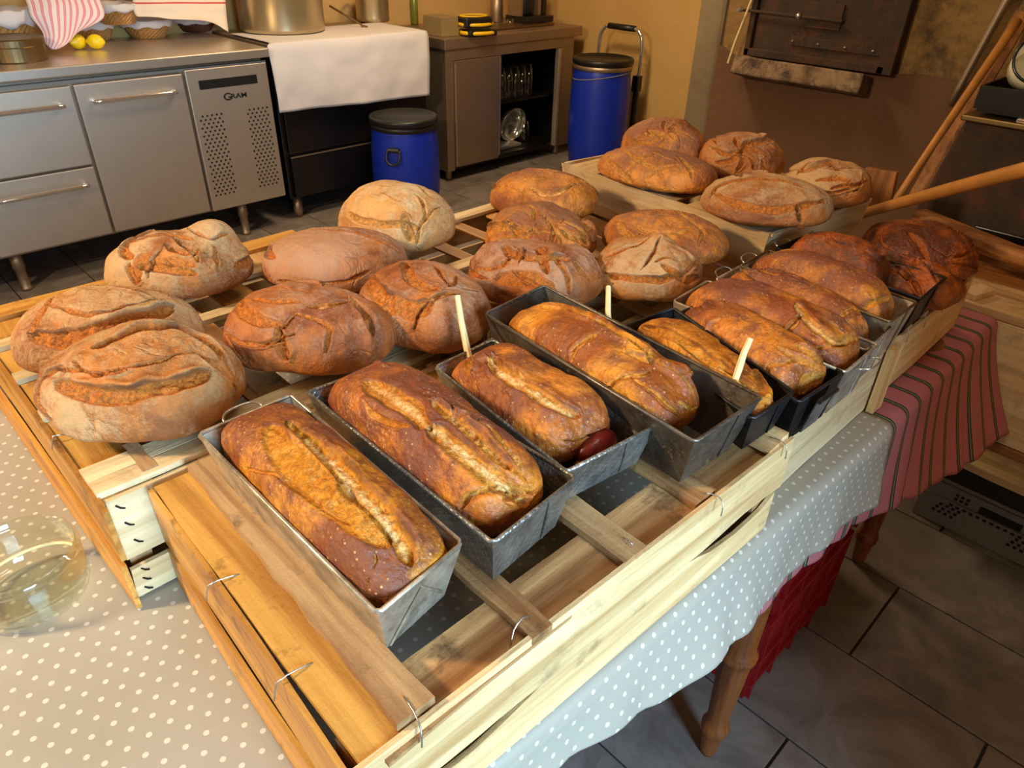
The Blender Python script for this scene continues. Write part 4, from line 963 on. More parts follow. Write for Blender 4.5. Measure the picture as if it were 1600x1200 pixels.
    und = np.clip((-Nw[:, 2]-.35)*2, 0, 1); burn_dark = np.maximum(burn_dark, und*.7)  # downward-facing underside coloured darker
    ob = mk(name, Wn, Fc.astype(np.int32), mat, smooth=True, attrs=dict(flour=fl_, crack=crack, core=core, burn_dark=burn_dark))
    tag(ob, label, cat, group); return ob

GL = 'farmhouse loaves on the upturned crates'
def FL_(key, label, p, mat, **kw): return loaf('loaf', label, GL, p[0], p[1], p[2], p[3], R(p[4]), p[5], p[6], mat, **kw)
c1 = dict(core=1.); c0 = dict(burn_dark=.9, crack=.6, lip=.5)
FL_('L1', 'largest floury loaf at the near left corner with a long torn slash', (.193, .838, .118, .094, -45, .912, .102), b_flour, Nn=100, tears=1, seed=3, flour=.85, crease=.8,
    cuts=[([(88, 598), (130, 614), (188, 619), (262, 604), (325, 586)], .0105, .008, dict(lip=.7, side=1, burn_dark=.8)), ([(88, 577), (140, 583), (200, 574), (240, 566), (285, 552)], .0028, .005, dict(burn_dark=1.)), ([(150, 545), (180, 530), (225, 518), (285, 516), (330, 538), (362, 585)], .009, .009, dict(burn_dark=.8)), ([(98, 575), (72, 592), (62, 630), (80, 655)], .006, .005, dict(burn_dark=.9)), ([(300, 548), (335, 575), (368, 610)], .003, .003, dict(burn_dark=.9))], bumps=[(225, 512, .03, .010), (120, 560, .02, .006)], lobes=[(60, 25, .04), (170, 20, .05)])
FL_('L2', 'long floury loaf behind the largest one at the left, with an oval slash on top', (.210, 1.003, .122, .085, -38, .912, .096), b_flour, Nn=90, seed=11, flour=.8, crease=.55,
    cuts=[([(76, 470), (110, 456), (150, 449), (195, 452), (240, 466)], .003, .0045, dict(burn_dark=.9)), ([(78, 474), (110, 487), (150, 492), (190, 486), (240, 470)], .0042, .005, dict(burn_dark=.9)), ([(45, 522), (85, 530), (130, 526), (175, 512), (225, 496), (270, 480)], .014, .007, dict(lip=.6, side=1, burn_dark=.8)), ([(48, 520), (60, 490), (84, 466)], .008, .004), ([(118, 530), (117, 560)], .002, .004, dict(burn_dark=1., crack=.2)), ([(240, 445), (280, 452), (308, 480)], .003, .003)], lobes=[(150, 30, .05)])
FL_('L3', 'knobbly pale loaf at the back left corner with two short slits', (.377, 1.165, .111, .088, -35, .912, .092), b_flour, Nn=84, tears=7, seed=21, flour=.85, crease=.9, lump=.009,
    cuts=[([(200, 385), (235, 376), (270, 372), (300, 378)], .006, .007), ([(232, 438), (240, 410), (262, 385)], .003, .006, c0), ([(212, 440), (218, 415), (232, 400)], .013, .003), ([(303, 392), (307, 405), (310, 424)], .004, .006, c1), ([(334, 388), (338, 405), (338, 425)], .004, .005), ([(296, 366), (325, 380), (345, 378), (380, 380)], .003, .006, c0)], bumps=[(335, 366, .035, .022), (240, 372, .03, .008), (290, 420, .04, .007)])
FL_('L4', 'reddish spiral-slashed loaf in the second row with a floury rim', (.417, .833, .112, .091, -50, .912, .096), b_brown, Nn=100, tears=3, seed=31, flour=.5, crease=.5,
    cuts=[([(376, 478), (390, 460), (420, 452), (455, 452), (488, 460)], .0045, .005), ([(372, 462), (378, 485), (405, 503), (440, 510)], .009, .005), ([(462, 492), (490, 500), (515, 511), (514, 530), (510, 552)], .0038, .004, dict(core=.4)), ([(482, 480), (510, 479), (544, 475)], .006, .006, c1), ([(462, 494), (440, 515), (424, 545)], .0035, .005), ([(545, 470), (562, 490), (572, 518), (570, 558)], .006, .013, dict(burn_dark=.7, crack=.5, lip=.4)), ([(395, 470), (430, 474), (470, 474)], .005, .004), ([(355, 500), (362, 535), (380, 560)], .003, .003)], bumps=[(592, 505, .042, .014)], lobes=[(-15, 25, .05)])
FL_('L5', 'smooth pale oval loaf behind the spiral-slashed one, floury all over', (.588, 1.028, .124, .098, -45, .912, .082), b_brown, Nn=80, tears=1, seed=41, flour=1.05, crease=.25, lump=.004,
    cuts=[([(462, 358), (500, 356), (545, 362), (590, 376), (622, 396)], .006, .007, dict(burn_dark=.7)), ([(410, 432), (450, 442), (495, 446), (545, 438), (575, 424)], .004, .003, dict(core=.9, lip=.1, burn_dark=.1)), ([(560, 360), (595, 368), (620, 385)], .003, .004)])
FL_('L6', 'tall pale yellow-brown loaf nearest to the front blue barrel', (.766, 1.090, .109, .082, -55, .912, .116), b_pale, Nn=84, tears=2, seed=51, flour=.8, crease=.3, lump=.005,
    cuts=[([(650, 304), (662, 318), (664, 340), (655, 358), (650, 384)], .004, .008, dict(core=.4)), ([(536, 324), (560, 343), (595, 350), (632, 350), (657, 360)], .007, .006), ([(596, 298), (615, 308), (640, 326)], .0025, .004, dict(crack=.5)), ([(640, 286), (668, 302), (690, 320)], .002, .003)], lobes=[(180, 25, .05)])
FL_('L7', 'brown loaf in mid crate with oval slashes and a round bulge at the front', (.580, .775, .100, .088, -60, .912, .106), b_brown, Nn=100, tears=3, seed=61, flour=.75, crease=.45,
    cuts=[([(578, 436), (592, 462), (620, 478), (650, 487), (672, 480)], .015, .007, dict(lip=.6, side=1, burn_dark=.8)), ([(634, 410), (640, 432), (660, 448), (686, 456)], .0095, .006), ([(678, 414), (690, 432), (700, 448)], .0035, .006), ([(715, 465), (680, 472), (658, 490), (650, 515)], .004, .007, c1), ([(655, 408), (700, 412), (712, 440), (700, 452)], .003, .004, dict(burn_dark=.8))], bumps=[(692, 508, .040, .026), (752, 498, .035, .012)])
FL_('L8', 'folded loaf with a broad pale flap behind the largest tin', (.804, .756, .115, .094, -55, .912, .086), b_brown, Nn=90, tears=6, seed=71, flour=.8, crease=.7, lump=.008,
    cuts=[([(824, 390), (818, 402), (811, 420)], .003, .008, c0), ([(775, 440), (800, 435), (835, 440), (865, 455)], .014, .006), ([(850, 400), (872, 415), (884, 432), (888, 458)], .005, .006), ([(892, 408), (905, 422), (922, 438)], .005, .006), ([(742, 385), (733, 408), (740, 428), (765, 436)], .004, .007), ([(745, 420), (780, 418), (812, 395)], .005, .006)], bumps=[(770, 390, .035, .012), (845, 415, .04, .006)])
FL_('L9', 'rough cracked brown loaf in the middle of the open crate', (.952, .885, .102, .095, -50, .912, .078), b_orange, Nn=80, tears=10, seed=81, flour=.7, crease=1.3, lump=.010,
    cuts=[([(815, 328), (835, 335), (832, 360)], .004, .006), ([(850, 338), (865, 360), (860, 385)], .005, .007), ([(880, 345), (905, 360), (915, 380)], .006, .007), ([(790, 345), (805, 360), (800, 380)], .005, .005)], bumps=[(840, 328, .04, .010)])
FL_('L10', 'shiny orange-brown loaf with a pale split, farthest in the open crate', (1.109, 1.028, .118, .092, -55, .912, .088), b_orange, Nn=80, tears=3, seed=91, flour=.3, crease=.4,
    cuts=[([(828, 294), (850, 303), (878, 300), (898, 288)], .006, .006, c1), ([(800, 272), (830, 282), (862, 277)], .004, .005), ([(788, 292), (815, 300), (835, 312)], .003, .003)], bumps=[(830, 280, .03, .006)])
FL_('L11', 'smooth reddish oval loaf with an eye-shaped slash beside the raised crate', (1.117, .714, .120, .090, -65, .9125, .076), b_orange, Nn=80, seed=101, flour=.55, crease=.15, lump=.003,
    cuts=[([(990, 354), (1020, 364), (1050, 366), (1078, 359)], .006, .004), ([(1046, 328), (1072, 340), (1096, 360), (1093, 384)], .006, .005), ([(963, 344), (975, 364), (1002, 378)], .008, .004), ([(988, 330), (1010, 336), (1036, 330)], .0025, .003)])
FL_('L12', 'floury loaf with a pointed crest just behind the narrow tins', (.967, .642, .091, .084, -45, .9125, .082), b_flour, Nn=84, tears=4, seed=111, flour=.62, crease=1.1, lump=.008,
    cuts=[([(1034, 372), (1024, 392), (1012, 408), (1000, 424)], .003, .006, c0), ([(935, 424), (975, 434), (1030, 438), (1088, 424)], .0065, .006, dict(side=1, lip=.7, burn_dark=.8)), ([(945, 405), (975, 392), (1015, 380)], .004, .005, dict(side=1, lip=.7)), ([(1035, 385), (1065, 392), (1085, 410)], .003, .005, dict(side=-1, lip=.7)), ([(1022, 412), (1040, 404), (1058, 410)], .0025, .003), ([(960, 442), (958, 455), (962, 465)], .002, .004, c0)], bumps=[(1030, 380, .022, .016)], lobes=[(200, 20, .05)])
FL_('L13', 'long brown loaf scored in a lattice at the front of the raised crate', (1.335, .900, .138, .082, -78, .9602, .074), b_orange, Nn=84, seed=121, flour=.75, crease=.2, lump=.003,
    cuts=[([(961, 229), (985, 242), (1010, 256), (1030, 270), (1040, 296)], .0058, .0045, dict(burn_dark=.2, lip=.2)), ([(950, 250), (972, 269), (988, 286)], .0058, .0045, dict(burn_dark=.2, lip=.2)), ([(1036, 237), (1010, 244), (991, 257), (976, 268)], .0048, .0045, dict(burn_dark=.2, lip=.2)), ([(1059, 256), (1032, 265), (1010, 277)], .0048, .0045, dict(burn_dark=.2, lip=.2)), ([(1059, 244), (1076, 262), (1082, 280)], .0058, .0045, dict(burn_dark=.2, lip=.2)), ([(935, 243), (955, 238), (972, 230)], .004, .003), ([(1010, 236), (1040, 245), (1062, 258)], .0035, .003)])
def pin(c, pts, w=.0045, d=.006, **o): return [([c, ((c[0]+p[0])/2+(p[1]-c[1])*.18, (c[1]+p[1])/2-(p[0]-c[0])*.18), p], w, d, dict(burn_dark=.7, lip=.6, **o)) for p in pts]
FL_('L14', 'pinwheel-slashed loaf at the very back of the raised crate', (1.495, 1.000, .098, .095, -45, .9602, .100), b_orange, Nn=70, tears=5, seed=131, flour=.7, crease=.6, cuts=pin((1040, 207), [(990, 196), (985, 218), (1018, 236), (1060, 232), (1082, 218), (1075, 198), (1040, 190)]), lump=.006)
FL_('L15', 'ridged floury loaf between the lattice loaf and the brown oven wall', (1.550, .815, .095, .092, -50, .9602, .092), b_flour, Nn=70, tears=4, seed=141, flour=.7, crease=.6, cuts=pin((1158, 232), [(1108, 232), (1118, 255), (1150, 268), (1178, 266), (1205, 255), (1212, 238), (1190, 220), (1150, 214)], w=.006, d=.008), lump=.006)
FL_('L16', 'broad oval loaf with a notched right end at the corner of the raised crate', (1.323, .628, .125, .096, -48, .9602, .080), b_flour, Nn=84, tears=2, seed=151, flour=.8, crease=.35, lump=.004,
    cuts=[([(1112, 306), (1128, 288), (1170, 280), (1215, 281), (1262, 294)], .0085, .006), ([(1118, 304), (1150, 318), (1200, 327), (1244, 323), (1288, 314)], .008, .005), ([(1246, 318), (1248, 335), (1252, 356)], .005, .014, c0), ([(1270, 290), (1290, 310), (1298, 335)], .002, .004, dict(burn_dark=.9))], lobes=[(0, 14, .03)])
FL_('L17', 'crumpled pale loaf with a dark red torn patch at the right of the raised crate', (1.525, .600, .088, .088, -60, .9602, .084), b_flour, Nn=76, tears=8, seed=161, flour=.95, crease=.9, lump=.009,
    cuts=[([(1250, 270), (1275, 258), (1305, 252)], .016, .006, dict(burn_dark=.9, crack=.4)), ([(1276, 283), (1300, 281), (1328, 285)], .006, .005), ([(1270, 300), (1310, 300), (1340, 290)], .003, .005, c0), ([(1300, 265), (1330, 262), (1352, 272)], .003, .005, c0)], lobes=[(60, 18, .08), (20, 16, .06)])
FL_('L18', 'largest dark-baked round loaf at the far right end of the table', (1.545, .390, .110, .108, -50, .8675, .088), b_dark, Nn=84, tears=6, seed=171, flour=.5, crease=.6,
    cuts=[([(1370, 352), (1405, 343), (1450, 347), (1495, 362), (1530, 385)], .007, .008, dict(burn_dark=1.)), ([(1455, 386), (1485, 402), (1512, 396), (1520, 380)], .0035, .007, dict(burn_dark=.9)), ([(1420, 365), (1440, 385), (1450, 410)], .008, .005)], bumps=[(1480, 375, .04, .006)])
p19 = at(1428, 432, .92)
FL_('L19', 'dark crumpled loaf lying across the front of the black tin before the largest dark loaf', (p19[0], p19[1], .082, .050, -76, .878, .066), b_dark, Nn=90, tears=6, seed=181, flour=.45, crease=1.3, lump=.013,
    cuts=[([(1385, 405), (1405, 398), (1415, 386)], .006, .010, dict(burn_dark=1.2, crack=.2)), ([(1425, 395), (1450, 418), (1458, 448)], .006, .010, c0), ([(1400, 425), (1425, 440), (1440, 462)], .004, .009, c0)], bumps=[(1400, 392, .022, .014), (1455, 462, .025, .012)], lobes=[(20, 18, .10), (-60, 20, .08)])

# loaves baked in tins; fr = extent along the tin, wr = extent across, th = height above the rim
def tloaf(key, label, fr, wr, th, mat, cuts=(), Nn=90, e=4.2, k=2.45, ang_off=0, noclamp=False, **kw):
    kw['flour'] = kw.get('flour', .4)+.12; kw.setdefault('ftop', .42); kw.setdefault('lump', .005); kw['lump'] *= 1.3; th += .006
    P, B, wv, lv, zr, zb = TINS[key]
    tl = (np.linalg.norm(B[3]-B[0])+np.linalg.norm(B[2]-B[1]))/2; tw_ = (np.linalg.norm(B[1]-B[0])+np.linalg.norm(B[2]-B[3]))/2*.7+(np.linalg.norm(P[1]-P[0])+np.linalg.norm(P[2]-P[3]))/2*.3
    c = B[0]+(B[1]-B[0])*(wr[0]+wr[1])/2; c = c+((B[3]+B[2]-B[0]-B[1])/2)*(fr[0]+fr[1])/2
    a = tl*(fr[1]-fr[0])/2; b = tw_*(wr[1]-wr[0])/2; h = zr+th-(zb+.003)
    ang = math.atan2(lv[1], lv[0])+ang_off
    def clamp(Wn):
        g = np.clip((Wn[:, 2]-zb)/(zr-zb), 0, 1)[:, None]; over = np.clip((Wn[:, 2]-zr)/.02, 0, 1)*.010
        Q = [B[i]*(1-g)+P[i]*g for i in range(4)]; ctr = (Q[0]+Q[1]+Q[2]+Q[3])/4
        for a0, a1 in ((0, 1), (1, 2), (2, 3), (3, 0)):
            e_ = Q[a1]-Q[a0]; nn = np.stack([-e_[:, 1], e_[:, 0]], 1); nn /= np.linalg.norm(nn, axis=1)[:, None]
            s0 = np.sign(((ctr-Q[a0])[:, :2]*nn).sum(1)); nn *= s0[:, None]
            dd = ((Wn-Q[a0])[:, :2]*nn).sum(1); lim = .0035-over; push = np.clip(lim-dd, 0, None); Wn[:, :2] += nn*push[:, None]
        return Wn
    return loaf('tin_loaf', label, 'loaves baked in tins', c[0], c[1], a, b, ang, zb+.003, h, mat, cuts=cuts, Nn=Nn, e=e, k=k, hb=.45, clamp=None if noclamp else clamp, **kw)
T1 = tloaf(1, 'nearest glossy tin loaf, split along its whole length', (-.03, 1.05), (-.07, 1.07), .034, b_tin, Nn=120, seed=201, flour=.55, crease=.25, lump=.003,
    cuts=[([(425, 668), (450, 715), (500, 762), (555, 808), (605, 852)], .017, .005, dict(lip=.3, burn_dark=.6)), ([(455, 662), (482, 688), (520, 722), (555, 765), (598, 805), (625, 845), (640, 885)], .0095, .007, dict(core=1.15, lip=.9, burn_dark=.9)), ([(384, 732), (430, 742), (478, 775), (530, 812), (596, 848)], .0022, .0035, dict(burn_dark=1., crack=.3)), ([(575, 905), (588, 880), (584, 860)], .002, .003, dict(crack=.6))])
T2 = tloaf(2, 'second tin loaf with two pale splits and a cracked front end', (-.02, .98), (-.06, 1.06), .040, b_tinr, Nn=115, tears=3, seed=211, flour=.6, crease=.4, lump=.004,
    cuts=[([(568, 596), (600, 610), (640, 640), (668, 668)], .012, .006, dict(core=.9, burn_dark=.7)), ([(672, 668), (710, 695), (748, 728), (785, 755), (818, 785)], .012, .007, dict(core=1.1, lip=.6, burn_dark=.9)), ([(570, 622), (580, 645), (605, 660), (640, 670)], .004, .004, dict(core=.4)), ([(722, 795), (735, 778), (775, 762), (798, 768)], .0045, .006, c1), ([(742, 655), (775, 672), (800, 710), (822, 750)], .004, .004, dict(core=.3)), ([(655, 605), (690, 625), (722, 650), (750, 655)], .002, .004, dict(burn_dark=1., crack=.2))])
T3 = tloaf(3, 'third tin loaf with a pale split and dark red filling spilling at the front', (.02, .90), (-.04, 1.02), .030, b_tinr, Nn=110, tears=2, seed=221, flour=.35, crease=.3, lump=.004,
    cuts=[([(765, 560), (785, 580), (820, 602), (862, 628), (905, 648)], .0105, .007, dict(core=1.1, lip=.5, burn_dark=.7)), ([(880, 690), (920, 682), (950, 662), (972, 645)], .003, .006, c0)])
P, B, wv, lv, zr, zb = TINS[3]; c = (B[2]+B[3])/2+wv*.012-lv*.022
v, f = lathe([(.001, -.02), (.020, -.014), (.026, 0), (.022, .012), (.012, .018), (.001, .02)], (0, 0, 0), 20); v = v*np.array([1.25, .8, 1.0]); v += noise(v, 60, 3)[:, None]*.003
v = np.stack([v[:, 0]*cos(.0)-v[:, 1]*sin(.0), v[:, 1], v[:, 2]], 1)+np.array([c[0], c[1], zb+.030]); fo = mk('filling', v, f, m_ham, T3, smooth=True)
v2, f2 = lathe([(.001, -.012), (.012, -.008), (.016, 0), (.012, .009), (.001, .012)], (0, 0, 0), 16); mk('filling', v2*np.array([1.4, .8, .8])+np.array([c[0]-.016, c[1]-.004, zb+.020]), f2, m_cheese, T3, smooth=True)
T4 = tloaf(4, 'long glossy loaf with a ragged seam in the largest blackened tin', (.02, .90), (-.06, .92), .022, b_tin, Nn=115, tears=3, seed=231, flour=.3, crease=.35, lump=.005,
    cuts=[([(896, 566), (900, 548), (918, 533), (945, 522)], .0045, .006, c1), ([(835, 484), (880, 484), (930, 505), (985, 535), (1035, 568), (1075, 600), (1103, 635)], .0055, .007, dict(core=.5, lip=.8, burn_dark=.6)), ([(952, 604), (975, 590), (1005, 586), (1020, 576)], .0035, .005, c1), ([(1060, 628), (1080, 638), (1098, 630)], .003, .004, c1)])
T5 = tloaf(5, 'collapsed loaf strip with browned filling beside the largest tin', (.0, 1.05), (-.1, .82), .022, b_tin, Nn=80, tears=1, seed=241, flour=.2, crease=.9, lump=.006, e=3.0,
    cuts=[([(1010, 512), (1060, 530), (1105, 558), (1150, 585), (1190, 612)], .008, .006, dict(burn_dark=1.1)), ([(1130, 570), (1165, 592), (1195, 620), (1196, 640)], .004, .005, dict(core=.3, burn_dark=.8))])
T6 = tloaf(6, 'tin loaf with pale blistered patches at its front end, right of the peeled stick', (.03, .95), (.0, 1.0), .034, b_tinr, Nn=90, tears=4, seed=251, flour=.5, crease=.5, lump=.006,
    cuts=[([(1198, 585), (1204, 571), (1222, 566), (1246, 560)], .004, .004, dict(core=.9, burn_dark=.3)), ([(1250, 612), (1262, 596), (1282, 588)], .010, .003, dict(core=.6, crack=.8)), ([(1215, 545), (1245, 560), (1275, 578)], .005, .005)])
T7 = tloaf(7, 'large reddish tin loaf with a torn front half above the wire loop', (.0, 1.0), (-.08, 1.05), .040, b_tinr, Nn=95, seed=261, flour=.55, crease=.35, lump=.006,
    cuts=[([(1228, 535), (1232, 515), (1245, 503), (1252, 490)], .0045, .008, c1), ([(1245, 478), (1262, 500), (1285, 520), (1310, 532), (1340, 528)], .009, .006, dict(core=.9)), ([(1264, 556), (1285, 542), (1312, 538), (1340, 540)], .0028, .005, dict(core=.4)), ([(1268, 487), (1290, 500), (1320, 518)], .003, .004, c0)])
T8 = tloaf(8, 'small tin loaf with a cracked end between two larger tin loaves', (.0, .96), (.05, 1.0), .032, b_tinr, Nn=80, tears=5, seed=271, flour=.5, crease=.9, lump=.007,
    cuts=[([(1312, 508), (1314, 493), (1325, 484), (1338, 482)], .0045, .006, c1), ([(1228, 465), (1245, 462), (1262, 472)], .003, .004)])
T9 = tloaf(9, 'smooth glossy long tin loaf with a pale side seam', (-.02, .97), (.0, 1.0), .036, b_tin, Nn=90, seed=281, flour=.62, ftop=.8, crease=.05, lump=.002,
    cuts=[([(1192, 428), (1235, 441), (1290, 462), (1345, 486)], .0045, .003, dict(core=1., lip=.1, burn_dark=.0)), ([(1352, 480), (1368, 470), (1388, 465)], .005, .005, dict(core=.7))])
T10 = tloaf(10, 'dark reddish tin loaf behind the smooth glossy one', (.0, .72), (.05, 1.0), .034, b_dark, Nn=80, tears=3, seed=291, flour=.3, crease=.35, lump=.005)
# wooden sticks
def stick(px0, py0, z0, px1, py1, z1, r, label, zlow=.9145):
    p, q = at(px0, py0, z0), at(px1, py1, z1); p = p+(p-q)*max(0, (p[2]-zlow)/(q[2]-p[2])); P = [p+(q-p)*f+np.array([.0006*sin(7*f), .0006*cos(9*f), 0]) for f in (0, .25, .5, .75, 1)]
    tag(mk('wooden_stick', *tube(P, [r*.7, r, r*1.15, r, r*.9], 8), m_stick), label, 'stick', 'peeled sticks marking tins')
stick(733, 560, .962, 714, 462, 1.025, .0042, 'peeled stick standing at the far end of the bluish quilted tin')
stick(951, 490, .975, 950, 448, .998, .0042, 'short stick poking up behind the largest blackened tin')
stick(1150, 588, .985, 1172, 528, 1.03, .0042, 'pale broken stick stuck in the collapsed loaf strip', .96)

# ------------------------------------------------------------ glass jar on the table
jc = at(62, 930, TZ+.006); jc = np.array([jc[0]-.004, jc[1]+.006, TZ+.0062]); jr, jh = .064, .070
pj = on_y(65, 895, 0.7)
jar = thing('preserving_jar', jc, 'round glass preserving jar without lid on the dotted cloth at the left', 'jar')
mk('glass_body', *lathe([(jr*.80, .0), (jr*.95, .004), (jr, .014), (jr, .048), (jr*.97, .055), (jr*.98, .058), (jr*1.03, .060), (jr*1.03, .064), (jr*.99, jh), (jr*.96, jh), (jr*.97, .062), (jr*.93, .053), (jr*.955, .046), (jr*.955, .014), (jr*.85, .006), (.001, .005)], jc, 56, True, False), m_glass, jar, smooth=True)
mk('rubber_ring', *tube([(jc[0]+jr*.93*cos(t), jc[1]+jr*.93*sin(t), jc[2]+.030+.012*cos(t+1.2)) for t in np.linspace(.3, 3.6, 26)], .0022, 6), m_stick, jar, smooth=True)

# ------------------------------------------------------------ under and beside the table: plastic crates
def pcrate(name, x0, x1, y0, y1, z0, z1, mat, label, ribs='red'):
    t = thing(name, ((x0+x1)/2, (y0+y1)/2, z0), label, 'crate'); tk = .006
    mk('walls', *join(box(x0, x1, y0, y0+tk, z0, z1), box(x0, x1, y1-tk, y1, z0, z1), box(x0, x0+tk, y0+tk, y1-tk, z0, z1), box(x1-tk, x1, y0+tk, y1-tk, z0, z1), box(x0+tk, x1-tk, y0+tk, y1-tk, z0, z0+tk)), mat, t)
    mk('rim', *join(box(x0-.008, x1+.008, y0-.008, y0, z1-.014, z1), box(x0-.008, x1+.008, y1, y1+.008, z1-.014, z1), box(x0-.008, x0, y0, y1, z1-.014, z1), box(x1, x1+.008, y0, y1, z1-.014, z1)), mat, t)
    if ribs == 'red':
        n = int((x1-x0)/.09); zs = (z0+.05, (z0+z1)/2)
        for i in range(n+1): x = x0+(x1-x0-.008)*i/n; mk('rib', *box(x, x+.006, y0-.010, y0, z0+.004, z1-.015), mat, t)
        n = int((y1-y0)/.09)
        for i in range(n+1): y = y0+(y1-y0-.008)*i/n; mk('rib', *box(x0-.010, x0, y, y+.006, z0+.004, z1-.015), mat, t)
        for z in zs: mk('band', *join(box(x0-.010, x1, y0-.0101, y0, z, z+.008), box(x0-.0101, x0, y0, y1, z, z+.008)), mat, t)
    return t
pcrate('plastic_crate', 1.06, 1.44, .298, .70, .002, .26, m_red, 'lower red plastic bottle crate under the table beside the turned leg')
pcrate('plastic_crate', 1.08, 1.46, .300, .70, .262, .52, m_red, 'upper red plastic bottle crate under the striped cloth')
pcrate('plastic_crate', 1.48, 1.62, .44, .80, .002, .26, m_red, 'third red plastic crate, deeper in the shade beneath the table')
g = pcrate('plastic_crate', 1.972, 2.37, -.35, .272, .002, .165, m_grey, 'grey perforated plastic crate on the floor under the pale board', ribs='none')
slots = []
def gslot(y, z, w, h): slots.append(box(1.9705, 1.9722, y-w/2, y+w/2, z-h/2, z+h/2))
for y0_ in (.225, .03):
    for i in range(4):
        for j in range(3): gslot(y0_-.016*i-.006*j, .045+.0135*j, .008, .008)
for i in range(22): gslot(.19-.0175*i, .082+(.0 if i % 2 else .001), .009, .007)
for i in range(6): gslot(.185-.014*(i % 3), .108+.013*(i//3), .008, .008)
tag(mk('perforation', *join(*slots), m_dark, g), kind='stuff')
mk('grip_slot', *box(1.9703, 1.9724, .02, .125, .098, .122), m_dark, g, bevel=.004)
for z in (.142, .094): mk('rib', *box(1.966, 1.972, -.35, .272, z, z+.003), m_grey, g)
tag(mk('black_box', *box(1.955, 2.36, -.34, .262, .1655, .245), m_blackp, bevel=.004), 'black plastic box sitting on the grey perforated crate', 'box')
tag(mk('shelf_board', *plank((2.09, .30, .258), (2.06, -.40, .258), .34, .022, (0, 0, 1), 8, .002, .002, 9), pale_x[1]), 'pale wooden board lying over the black box at the far right', 'board')
# wooden trough table behind the far end
dt = thing('dough_trough', (2.0, .1, 0), 'large wooden dough trough at the far right, beyond the striped cloth', 'trough')
mk('side_panel', *box(1.742, 1.762, -.55, .33, .455, .735), pale_x[1], dt, bevel=.002)
mk('ledge', *box(1.738, 1.80, -.55, .33, .430, .454), brown_x[1], dt, bevel=.003)
for i, (xa, xb) in enumerate(((1.742, 1.905), (1.909, 2.06), (2.064, 2.20))): mk('top_board', *box(xa, xb, -.55, .56, .7355+.0*i, .757), (brown_x if i else wood_x)[1], dt, bevel=.003)
r0, r1 = at(1432, 336, .80), at(1640, 420, .80)
V, Fc = plank(r0, r1, .050, .040, (0, 0, 1), 10, .001, .0, 5); mk('rounded_rail', V, Fc, brown_x[1], dt, bevel=.012)
mk('side_panel', *box(2.202, 2.222, -.55, .56, .50, .757), brown_x[1], dt)
for x, y in ((1.79, -.5), (2.18, -.5), (2.185, .50)): mk('leg', *box(x-.02, x+.02, y-.02, y+.02, 0, .45 if x < 2 else .50), brown_x[2], dt)
tag(mk('wood_offcut', *box(1.755, 1.83, .285, .325, .7575, .772, -.3), pale_x[0], bevel=.001), 'small pale wood offcut on the trough top beside the far crate corner', 'wood')
pl = at(1372, 360, .80); tag(mk('paper_sheet', *plank((1.66, .56, .775), (1.80, .42, .80), .10, .002, (0, .2, 1), 8, .002, .01, 3), m_white), 'pale crumpled paper under the largest dark loaf', 'paper')
# dark metal cabinet, baking pan, enamel pot
dk = thing('iron_stove', (2.75, .2, 0), 'dark iron stove on the far right behind the wooden poles', 'stove')
V, Fc = hexa([(2.50, -.7, .02), (2.98, -.7, .02), (2.98, .80, .02), (2.50, .80, .02), (2.50, -.7, .985), (2.98, -.7, .985), (2.98, .63, .985), (2.50, .63, .985)])
mk('body', V, Fc, m_iron, dk, bevel=.01); mk('top_plate', *box(2.485, 3.0, -.7, .64, .986, 1.003), m_brass, dk, bevel=.004)
mk('door', *box(2.488, 2.499, -.55, .50, .25, .70), m_black, dk, bevel=.004)
pa = on_x(1530, 140, 2.5)
mk_ = tag(mk('black_pan', *join(box(2.50, 2.90, pa[1]-.62, pa[1]-.012, 1.015, 1.022), box(2.50, 2.506, pa[1]-.62, pa[1], 1.0225, 1.085), box(2.507, 2.90, pa[1]-.006, pa[1], 1.0225, 1.085), box(2.894, 2.90, pa[1]-.62, pa[1]-.007, 1.0225, 1.085)), m_black), 'black rectangular baking pan on top of the iron stove', 'pan')
tag(mk('metal_tray', *box(2.49, 2.88, -.3, .50, 1.0035, 1.0145), m_chrome, bevel=.003), 'flat shiny tray under the black baking pan', 'tray')
pe = on_x(1604, 110, 2.56); et = thing('enamel_pot', pe, 'cream enamel pot with dark blue rim tipped on its side above the black pan', 'pot')
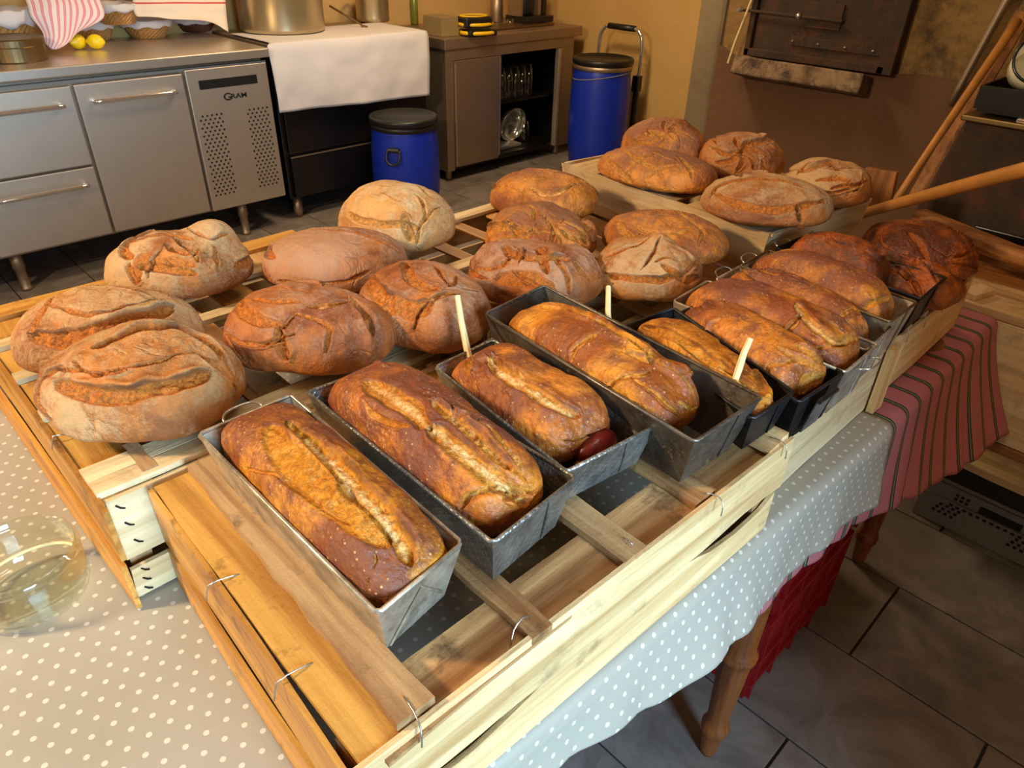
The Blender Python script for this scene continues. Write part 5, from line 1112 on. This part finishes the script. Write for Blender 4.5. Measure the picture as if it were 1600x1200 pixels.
v, f = lathe([(.001, .0), (.05, .0), (.062, .01), (.068, .10), (.063, .10), (.056, .014), (.001, .012)], (0, 0, 0), 32, True, False)
rot = Matrix.Rotation(R(-62), 3, 'Y') @ Matrix.Rotation(R(18), 3, 'X'); v = np.array([rot @ Vector(p) for p in v])
mk('pot_body', v+pe+np.array([.06, .0, -.01]), f, m_cream, et, smooth=True)
rg = np.array([rot @ Vector((.066*cos(t), .066*sin(t), .10)) for t in np.linspace(0, 2*pi, 32, endpoint=False)]); mk('pot_rim', *tube(rg+pe+np.array([.06, 0, -.01]), .004, 8, closed=True), flat('blue_black_enamel', srgb(20, 28, 44), .25), et, smooth=True)
# poles and leaning boards
m_pole = flat('oiled_pole_wood', srgb(188, 124, 54), .45, var=.3, sc=14)
def pole(name, p, q, ra, rb, label, mat=None): tag(mk(name, *tube([p+(q-p)*f+np.array([0, 0, .004*sin(pi*f)]) for f in np.linspace(0, 1, 8)], list(np.linspace(ra, rb, 8)), 14), mat or m_pole, smooth=True), label, 'pole')
pole('oven_pole', on_x(1398, 315, 2.45), on_x(1590, 33, 2.95)+np.array([0, 0, .0]), .011, .015, 'long wooden oven pole leaning against the masonry wall at the right')
pole('metal_pipe', on_x(1484, 165, 3.05), on_x(1606, -60, 3.04), .012, .017, 'dark rod leaning behind the wooden oven pole', m_steel_dark)
pole('peel_handle', on_x(1310, 345, 2.15), on_x(1660, 250, 1.72), .0135, .0165, 'thick wooden peel handle lying across in front of the iron stove')
a, b = on_x(1600, 20, 3.02), on_x(1430, 312, 2.62)
tag(mk('leaning_board', *plank(b, a, .05, .012, (1, 0, 0), 6, .001, .0, 4), brown_x[2]), 'narrow brown board leaning behind the oven pole', 'board')
P4 = [on_x(x, y, 2.1) for x, y in ((1335, 345), (1388, 330), (1401, 270), (1352, 262))]
tag(mk('wood_board', *hexa([P4[0], P4[1], P4[1]+[.02, 0, 0], P4[0]+[.02, 0, 0], P4[3], P4[2], P4[2]+[.02, 0, 0], P4[3]+[.02, 0, 0]]), brown_x[2], bevel=.002), 'square-cut wooden board standing behind the raised crate', 'board')
